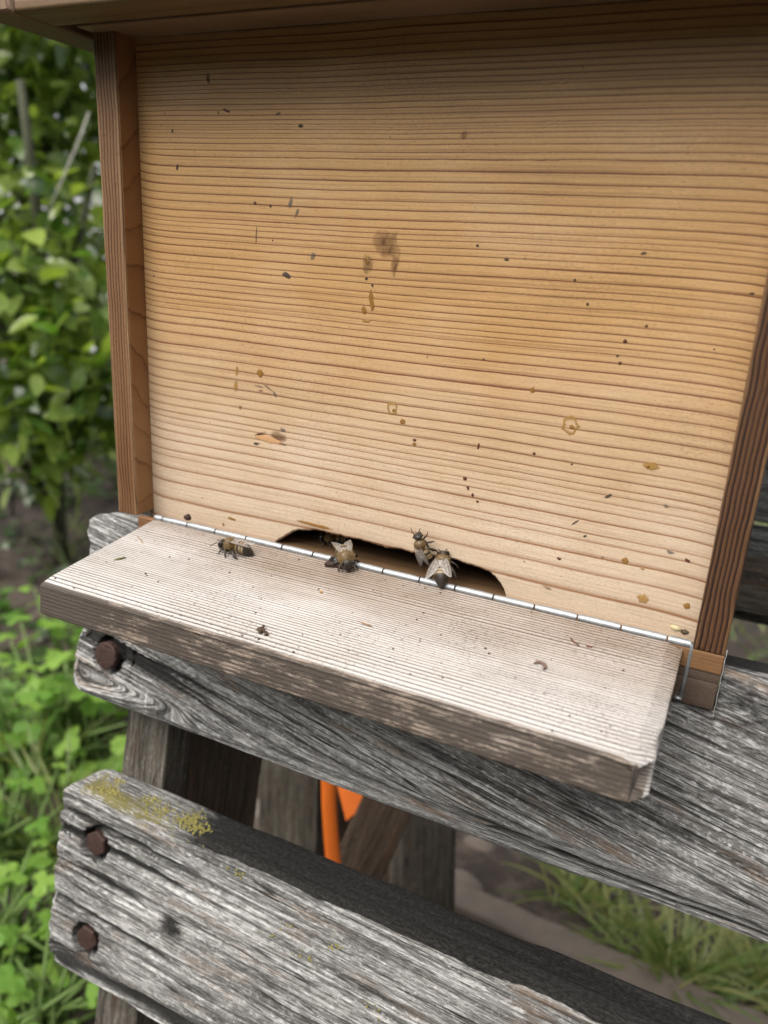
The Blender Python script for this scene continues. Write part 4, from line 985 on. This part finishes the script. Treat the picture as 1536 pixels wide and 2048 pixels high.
def shrub(name, label, base_px, dist, stems, clumps, n_single, n_mass, cat='shrub'):
    """stems and clumps are given as offsets measured in the picture at their own distance"""
    b = at(base_px[0], base_px[1], dist); b = np.array([b[0], b[1], GZ])
    root = empty(name, b, label, cat, 'shrubs behind the hive')
    tm = MB(); SP = []
    for pts, r0 in stems:
        P = [at(x, y, d) for (x, y, d) in pts]
        if pts[0][1] > 990: P = [np.array([P[0][0], P[0][1], GZ - .05])] + P
        SP += [P[i] * (1 - f) + P[i + 1] * f for i in range(len(P) - 1) for f in (0, .25, .5, .75)]
        tm.tube(P, [r0 * (1 - .7 * i / len(P)) for i in range(len(P))], 8)
    for (x, y, d, rr) in clumps:
        c = at(x, y, d)
        for _ in range(3):
            e = c + rdir() * rr * .9; q = min(SP, key=lambda u: np.linalg.norm(u - c + np.array([0, 0, .8]))); tm.tube([q, q * .55 + c * .45 + rdir() * .06, (c + e) / 2 + rdir() * .08, e], [.026, .022, .015, .008], 5)
    tm.build('trunk', BARK, root)
    wts = np.array([c[3] ** 2 for c in clumps]); wts = wts / wts.sum()
    for i in range(n_single):
        x, y, d, rr = clumps[np.random.default_rng(i + int(dist * 100)).choice(len(clumps), p=wts)]
        off = rdir(); pos = at(x, y, d) + off * rr * random.random() ** .4; 
        v = CAM - pos; v /= np.linalg.norm(v)
        dr = off * .6 + rdir(-.2) * .8 + v * .15
        put_leaf(random.choice(leaf_meshes), pos, basis(dr, (0, 0, 1), random.gauss(0, .5)), root, random.uniform(.75, 1.15))
    ms = Mass()
    for i in range(n_mass):
        x, y, d, rr = clumps[int(rng.choice(len(clumps), p=wts))]
        off = rdir(); pos = at(x, y, d) + off * rr * 1.15 * random.random() ** .45 + np.array([-.0, .25, 0])
        ms.leaf(*random.choice((small_oval, mid_oval)), pos, basis(off * .5 + rdir(-.2), (0, 0, 1), random.gauss(0, .6)), random.uniform(.8, 1.2))
    tag(ms.build('foliage', LEAF_J, root), kind='stuff')
    return root
shrub('laurel_shrub', 'glossy large-leaved shrub nearest the left hive wall', (118, 1100), 8.2,
      [([(118, 1060, 8.2), (112, 900, 8.0), (95, 700, 7.9), (85, 520, 7.8), (62, 330, 7.8), (40, 160, 7.9)], .085), ([(96, 700, 7.9), (150, 520, 7.6), (190, 330, 7.7)], .05), ([(112, 880, 8.0), (20, 700, 7.6), (-60, 500, 7.7)], .05)],
      [(60, 620, 7.2, .62), (150, 720, 7.0, .50), (20, 760, 7.0, .60), (110, 800, 6.9, .42), (190, 800, 7.3, .45), (30, 900, 7.3, .45), (-80, 700, 7.3, .7), (50, 480, 7.6, .55), (-60, 480, 7.7, .7), (90, 950, 7.6, .3)], 270, 800)
shrub('light_green_shrub', 'light green shrub with small leaves below the roof corner', (20, 1090), 9.8,
      [([(25, 1050, 9.8), (30, 700, 9.7), (10, 400, 9.6), (25, 100, 9.6)], .022), ([(30, 700, 9.7), (100, 400, 9.4), (160, 150, 9.5)], .018)],
      [(40, 150, 9.2, .85), (130, 190, 9.6, .55), (20, 330, 9.0, .75), (100, 330, 9.6, .5), (-120, 250, 9.4, 1.1), (150, 90, 9.6, .5), (20, 40, 9.2, .8), (60, 560, 9.6, .7), (170, 480, 9.9, .5), (-60, -60, 9.5, 1.1)], 260, 2200)
shrub('dark_hedge_bush', 'dark dense bush in the shade far behind the other shrubs', (150, 1040), 13.5,
      [([(150, 1020, 13.5), (150, 800, 13.5), (140, 500, 13.5)], .09)],
      [(60, 780, 13.4, 1.3), (180, 850, 13.6, 1.0), (-60, 600, 13.8, 1.6), (-200, 800, 13.5, 1.6), (170, 620, 14.2, .9), (90, 500, 14.5, 1.0), (330, 700, 14, 1.6), (520, 600, 14, 1.8), (40, 980, 12.0, .7), (190, 960, 12.5, .7), (110, 900, 12.2, .7), (-100, 980, 12, .9)], 60, 3000)
# pale twig crossing in front
tw_ = MB(); tw_.tube([at(178, 225, 7.1), at(150, 300, 7.0), (at(120, 370, 6.9)), at(95, 425, 6.9)], [.006, .007, .007, .004], 6)
tag(tw_.build('dead_twig', plain('pale_twig', (0.42, 0.40, 0.34), .7)), 'thin pale dead twig slanting through the shrub beside the hive wall', 'twig')
# pale garden wall far behind
wall_c = at(150, 420, 19.0)
wv, wf = boxv((wall_c[0] - 9, wall_c[1] - .3 + 1, GZ), (wall_c[0] + 22, wall_c[1] + .5 + 1, GZ + 4.2))
o = obj('garden_wall', wv, wf, WALLM, None, False); tag(o, 'pale grey garden wall glimpsed through gaps in the shrubs', 'wall')

# unseen hedge added around the viewer to hold back low sky light
def sky_block_hedge():
    cl = [(-9.5, -3.0), (-8.0, -6.0), (-4.5, -8.0), (0.5, -8.6), (5.0, -7.6), (8.2, -4.6), (9.2, 0.0), (9.0, 4.0)]
    t = np.linspace(0, len(cl) - 1, 120); cx = np.interp(t, range(len(cl)), [c[0] for c in cl]); cy = np.interp(t, range(len(cl)), [c[1] for c in cl])
    tx, ty = np.gradient(cx), np.gradient(cy); L_ = np.hypot(tx, ty); nx, ny = -ty / L_, tx / L_
    HH = 5.2
    sec = rrect(2.2, HH, .5, .45) - np.array([1.1, 0])
    X = cx[:, None] + nx[:, None] * sec[None, :, 0]; Y = cy[:, None] + ny[:, None] * sec[None, :, 0]; Z = GZ + sec[None, :, 1] + 0 * X
    lump_ = .9 * (fbm(t[:, None] * 6 + 0 * X, Z * .9, 5, 4) - .5); X = X + nx[:, None] * lump_; Y = Y + ny[:, None] * lump_; Z = Z + .7 * (fbm(X * .7, Y * .7, 8, 3) - .5) * (sec[None, :, 1] > HH - 1)
    V, F = loft(np.stack([X, Y, Z], -1))
    root = empty('sky_block_hedge', (0.5, -8.6, GZ), 'added dark green hedge out of view in front of the hive, blocking low sky light', 'hedge')
    obj('sky_block_body', V, F, plain('sky_block_core', (0.02, 0.03, 0.012), .95, 0, .5, 6, .5, .02), root)
    ms = Mass(); big = leaf_shape(.55, .30)
    for _ in range(2600):
        i = random.randrange(120); j = random.randrange(len(sec)); p = np.array([X[i, j], Y[i, j], Z[i, j]]) + rdir() * .25
        ms.leaf(*big, p, basis(rdir(), (0, 0, 1), random.gauss(0, .6)), random.uniform(.7, 1.2))
    tag(ms.build('foliage', LEAF_J, root), kind='stuff')
sky_block_hedge()

# low herbs with lobed leaves at the lower left
def herb(px, py, dist, label, n=22, spread=.42, sc=.75):
    n = int(n * 1.9)
    c = at(px, py, dist); root = empty('leafy_herb', (c[0], c[1], GZ), label, 'plant', 'low herbs beside the bench')
    sm = MB(); tops = []
    for i in range(n):
        t = c + np.array([random.gauss(0, spread * .5), random.gauss(0, spread * .5), random.gauss(0, .13)])
        b = np.array([c[0] + random.gauss(0, .06), c[1] + random.gauss(0, .06), GZ - .02])
        sm.tube([b, (b + t) / 2 + np.array([random.gauss(0, .05), random.gauss(0, .05), .06]), t], [.012, .010, .006], 5); tops.append((t, b))
    sm.build('stem', STEMG, root)
    for t, b in tops:
        d = t - b; d[2] = 0; d = d / (np.linalg.norm(d) + 1e-6) + np.array([random.gauss(0, .4), random.gauss(0, .4), random.gauss(.0, .25)])
        put_leaf(random.choice(herb_meshes), t, basis(d, (0, 0, 1), random.gauss(0, .35)), root, random.uniform(.7, 1.3) * sc)
    return root
herb(110, 1370, 5.2, 'bright green lobed herb at the left end of the upper slat', 22, .42)
herb(150, 1240, 5.9, 'bright herb just below the left corner of the landing board', 12, .32)
herb(20, 1420, 5.3, 'lobed herb at the left picture edge level with the upper slat bottom', 16, .4)
herb(190, 1480, 5.3, 'small herb between the left bench post and the grass', 10, .28)
herb(30, 1640, 4.5, 'low herb left of the lichen corner of the lower slat', 22, .42, .55)
herb(30, 1830, 4.1, 'fresh green herb left of the bolts of the lower slat', 30, .45, .5)
herb(70, 2010, 3.9, 'fresh green herb below the lower slat at the bottom left corner', 28, .42, .5)
# ground cover
gc = Mass(); lob = leaf_shape(.13, .13, 'lobed'); ova = leaf_shape(.12, .05)
for _ in range(4200):
    x, y = random.uniform(-5.2, -.35), random.uniform(-1.0, 3.8)
    if float(fbm(x * 1.1, y * 1.1, 44, 3)) < .44 + .06 * (y > 2.2): continue
    z = GZ + random.uniform(.02, .22)
    gc.leaf(*random.choice((lob, ova)), (x, y, z), basis((random.gauss(0, 1), random.gauss(0, 1), random.gauss(.1, .3)), (0, 0, 1), random.gauss(0, .3)), random.uniform(.7, 1.4))
tag(gc.build('ground_cover', HERBJ, None, (-2, 1, GZ)), 'low green ground cover spreading left of the bench', 'ground cover', kind='stuff')
IVY = leafmat('ivy_leaf', (0.015, 0.035, 0.012), (0.07, 0.11, 0.03), .3, .2, True, .6)
iv = Mass()
for _ in range(2600):
    x, y = random.uniform(-13, -2.6), random.uniform(2.2, 11)
    if float(fbm(x * .8, y * .8, 47, 3)) < .40: continue
    iv.leaf(*random.choice((small_oval, lob)), (x, y, GZ + random.uniform(.03, .5) * random.random()), basis((random.gauss(0, 1), random.gauss(0, 1), random.gauss(.1, .4)), (0, 0, 1), random.gauss(0, .4)), random.uniform(.8, 1.5))
tag(iv.build('ivy', IVY, None, (-6, 5, GZ)), 'dark low ivy covering the shaded soil under the shrubs', 'ivy', kind='stuff')
def blade(m, b, tip, w, rnd, sag=.0, n=5):
    d = tip - b; s = np.cross(d, (CAM - b)); s /= np.linalg.norm(s) + 1e-9; s = s + np.array([random.gauss(0, .3)] * 3); s /= np.linalg.norm(s)
    V = []; 
    for i in range(n + 1):
        u = i / n; p = b + d * u + np.array([0, 0, -sag * u * u + sag * .4 * u]); ww = w * (1 - u ** 2.2) + .001
        V += [p - s * ww, p + s * ww]
    F = [(2 * i, 2 * i + 1, 2 * i + 3, 2 * i + 2) for i in range(n)]
    m.V.append(np.array(V)); m.F += [tuple(k + m.n for k in f) for f in F]; m.n += len(V); m.r += [rnd] * len(V)
def tuft(px, py, label, n=70, L=.8, spread=.55, straw=.25, dz=0):
    c = hit(px, py, (0, 0, 1), (0, 0, GZ + dz)); c[2] = GZ
    m = Mass()
    for _ in range(n):
        b = c + np.array([random.gauss(0, .06), random.gauss(0, .06), -.02]); a = random.uniform(0, 6.28); l = L * random.uniform(.4, 1.1); el = random.uniform(.35, 1.3)
        tip = b + l * np.array([math.cos(a) * math.cos(el) * spread * 1.6, math.sin(a) * math.cos(el) * spread * 1.6, math.sin(el)])
        blade(m, b, tip, random.uniform(.004, .0085), random.uniform(.7, 1) if random.random() < straw else random.uniform(0, .4), .35 * l)
    o = m.build('grass_tuft', GRASS, None, c); tag(o, label, 'grass', 'grass tufts under and around the bench'); return o
tuft(1350, 1975, 'bright grass tuft seen between the slats at the lower right', 170, .62, .55, .35)
tuft(1160, 1800, 'sparse grass tuft left of the bright tuft under the bench', 80, .6, .6, .4)
tuft(1520, 1980, 'straw-coloured grass tuft at the right picture edge', 100, .6, .6, .6)
tuft(1240, 1890, 'thin grass tuft between the sparse tuft and the bright tuft', 40, .5, .6, .4)
tuft(60, 1560, 'long grass tuft left of the bench end by the herbs', 60, 1.0, .6, .2)
tuft(130, 1700, 'fine grass tuft behind the lichen corner of the lower slat', 40, .9, .6, .2)
gr = Mass()
for _ in range(3800):
    if random.random() < .45: x, y = random.uniform(.55, 2.6), random.uniform(1.6, 5.0)
    elif random.random() < .5: x, y = random.uniform(.9, 3.2), random.uniform(4.5, 10)
    else: x, y = random.uniform(-5.5, -.3), random.uniform(-1, 5)
    if float(fbm(x * 1.6, y * 1.6, 64, 3)) < (.55 if y < 4.5 else .3): continue
    b = np.array([x, y, GZ - .02]); l = random.uniform(.15, .45); a = random.uniform(0, 6.28)
    blade(gr, b, b + l * np.array([math.cos(a) * .7, math.sin(a) * .7, random.uniform(.4, 1)]), random.uniform(.004, .008), random.random() ** 1.5, .3 * l, 3)
tag(gr.build('grass', GRASS, None, (0, 2, GZ)), 'thin scattered grass growing on the soil around the bench', 'grass', kind='stuff')
# flat kerb stone crossing behind the lower slat
A_ = hit(700, 1690, (0, 0, 1), (0, 0, GZ + .1)); B_ = hit(1500, 2050, (0, 0, 1), (0, 0, GZ + .1))
d = B_ - A_; d[2] = 0; L = np.linalg.norm(d); d /= L; nrm = np.array([-d[1], d[0], 0])
sec = rrect(.16, .2, .02, .03); ts = np.linspace(-.6, L + 1.2, 60)
P = A_ + d * ts[:, None, None] + nrm * (sec[None, :, 0:1] - .10) + np.array([0, 0, 1]) * (sec[None, :, 1:2] - .17)
P = P + .018 * (fbm(P[..., 0] * 6, P[..., 1] * 6 + P[..., 2] * 6, 4, 3) - .5)[..., None]
V, F = loft(P); o = obj('kerb_stone', V, F, STONE); tag(o, 'grey-brown kerb stone on the soil just behind the lower bench slat', 'kerb')
# stones lying on the bare soil
def stone(px, py, r, label):
    c = hit(px, py, (0, 0, 1), (0, 0, GZ + .03)); bm = bmesh.new(); bmesh.ops.create_icosphere(bm, subdivisions=3, radius=1.0)
    V = np.array([v.co[:] for v in bm.verts]); F = [tuple(v.index for v in f.verts) for f in bm.faces]; bm.free()
    n = 1 + .35 * (fbm(V[:, 0] * 1.7 + px, V[:, 1] * 1.7 + V[:, 2], 9, 3) - .5); V = V * n[:, None] * np.array([r, r * .8, r * .55]) + c
    o = obj('stone', V, F, STONE); tag(o, label, 'stone', 'stones on the soil'); return o
stone(915, 1775, .13, 'rounded pale stone on the soil at the foot of the dark plank')
stone(960, 1690, .09, 'smaller brown stone on bare soil behind the rounded pale stone')
stone(602, 1672, .08, 'light stone seen left of the orange strap under the bench')
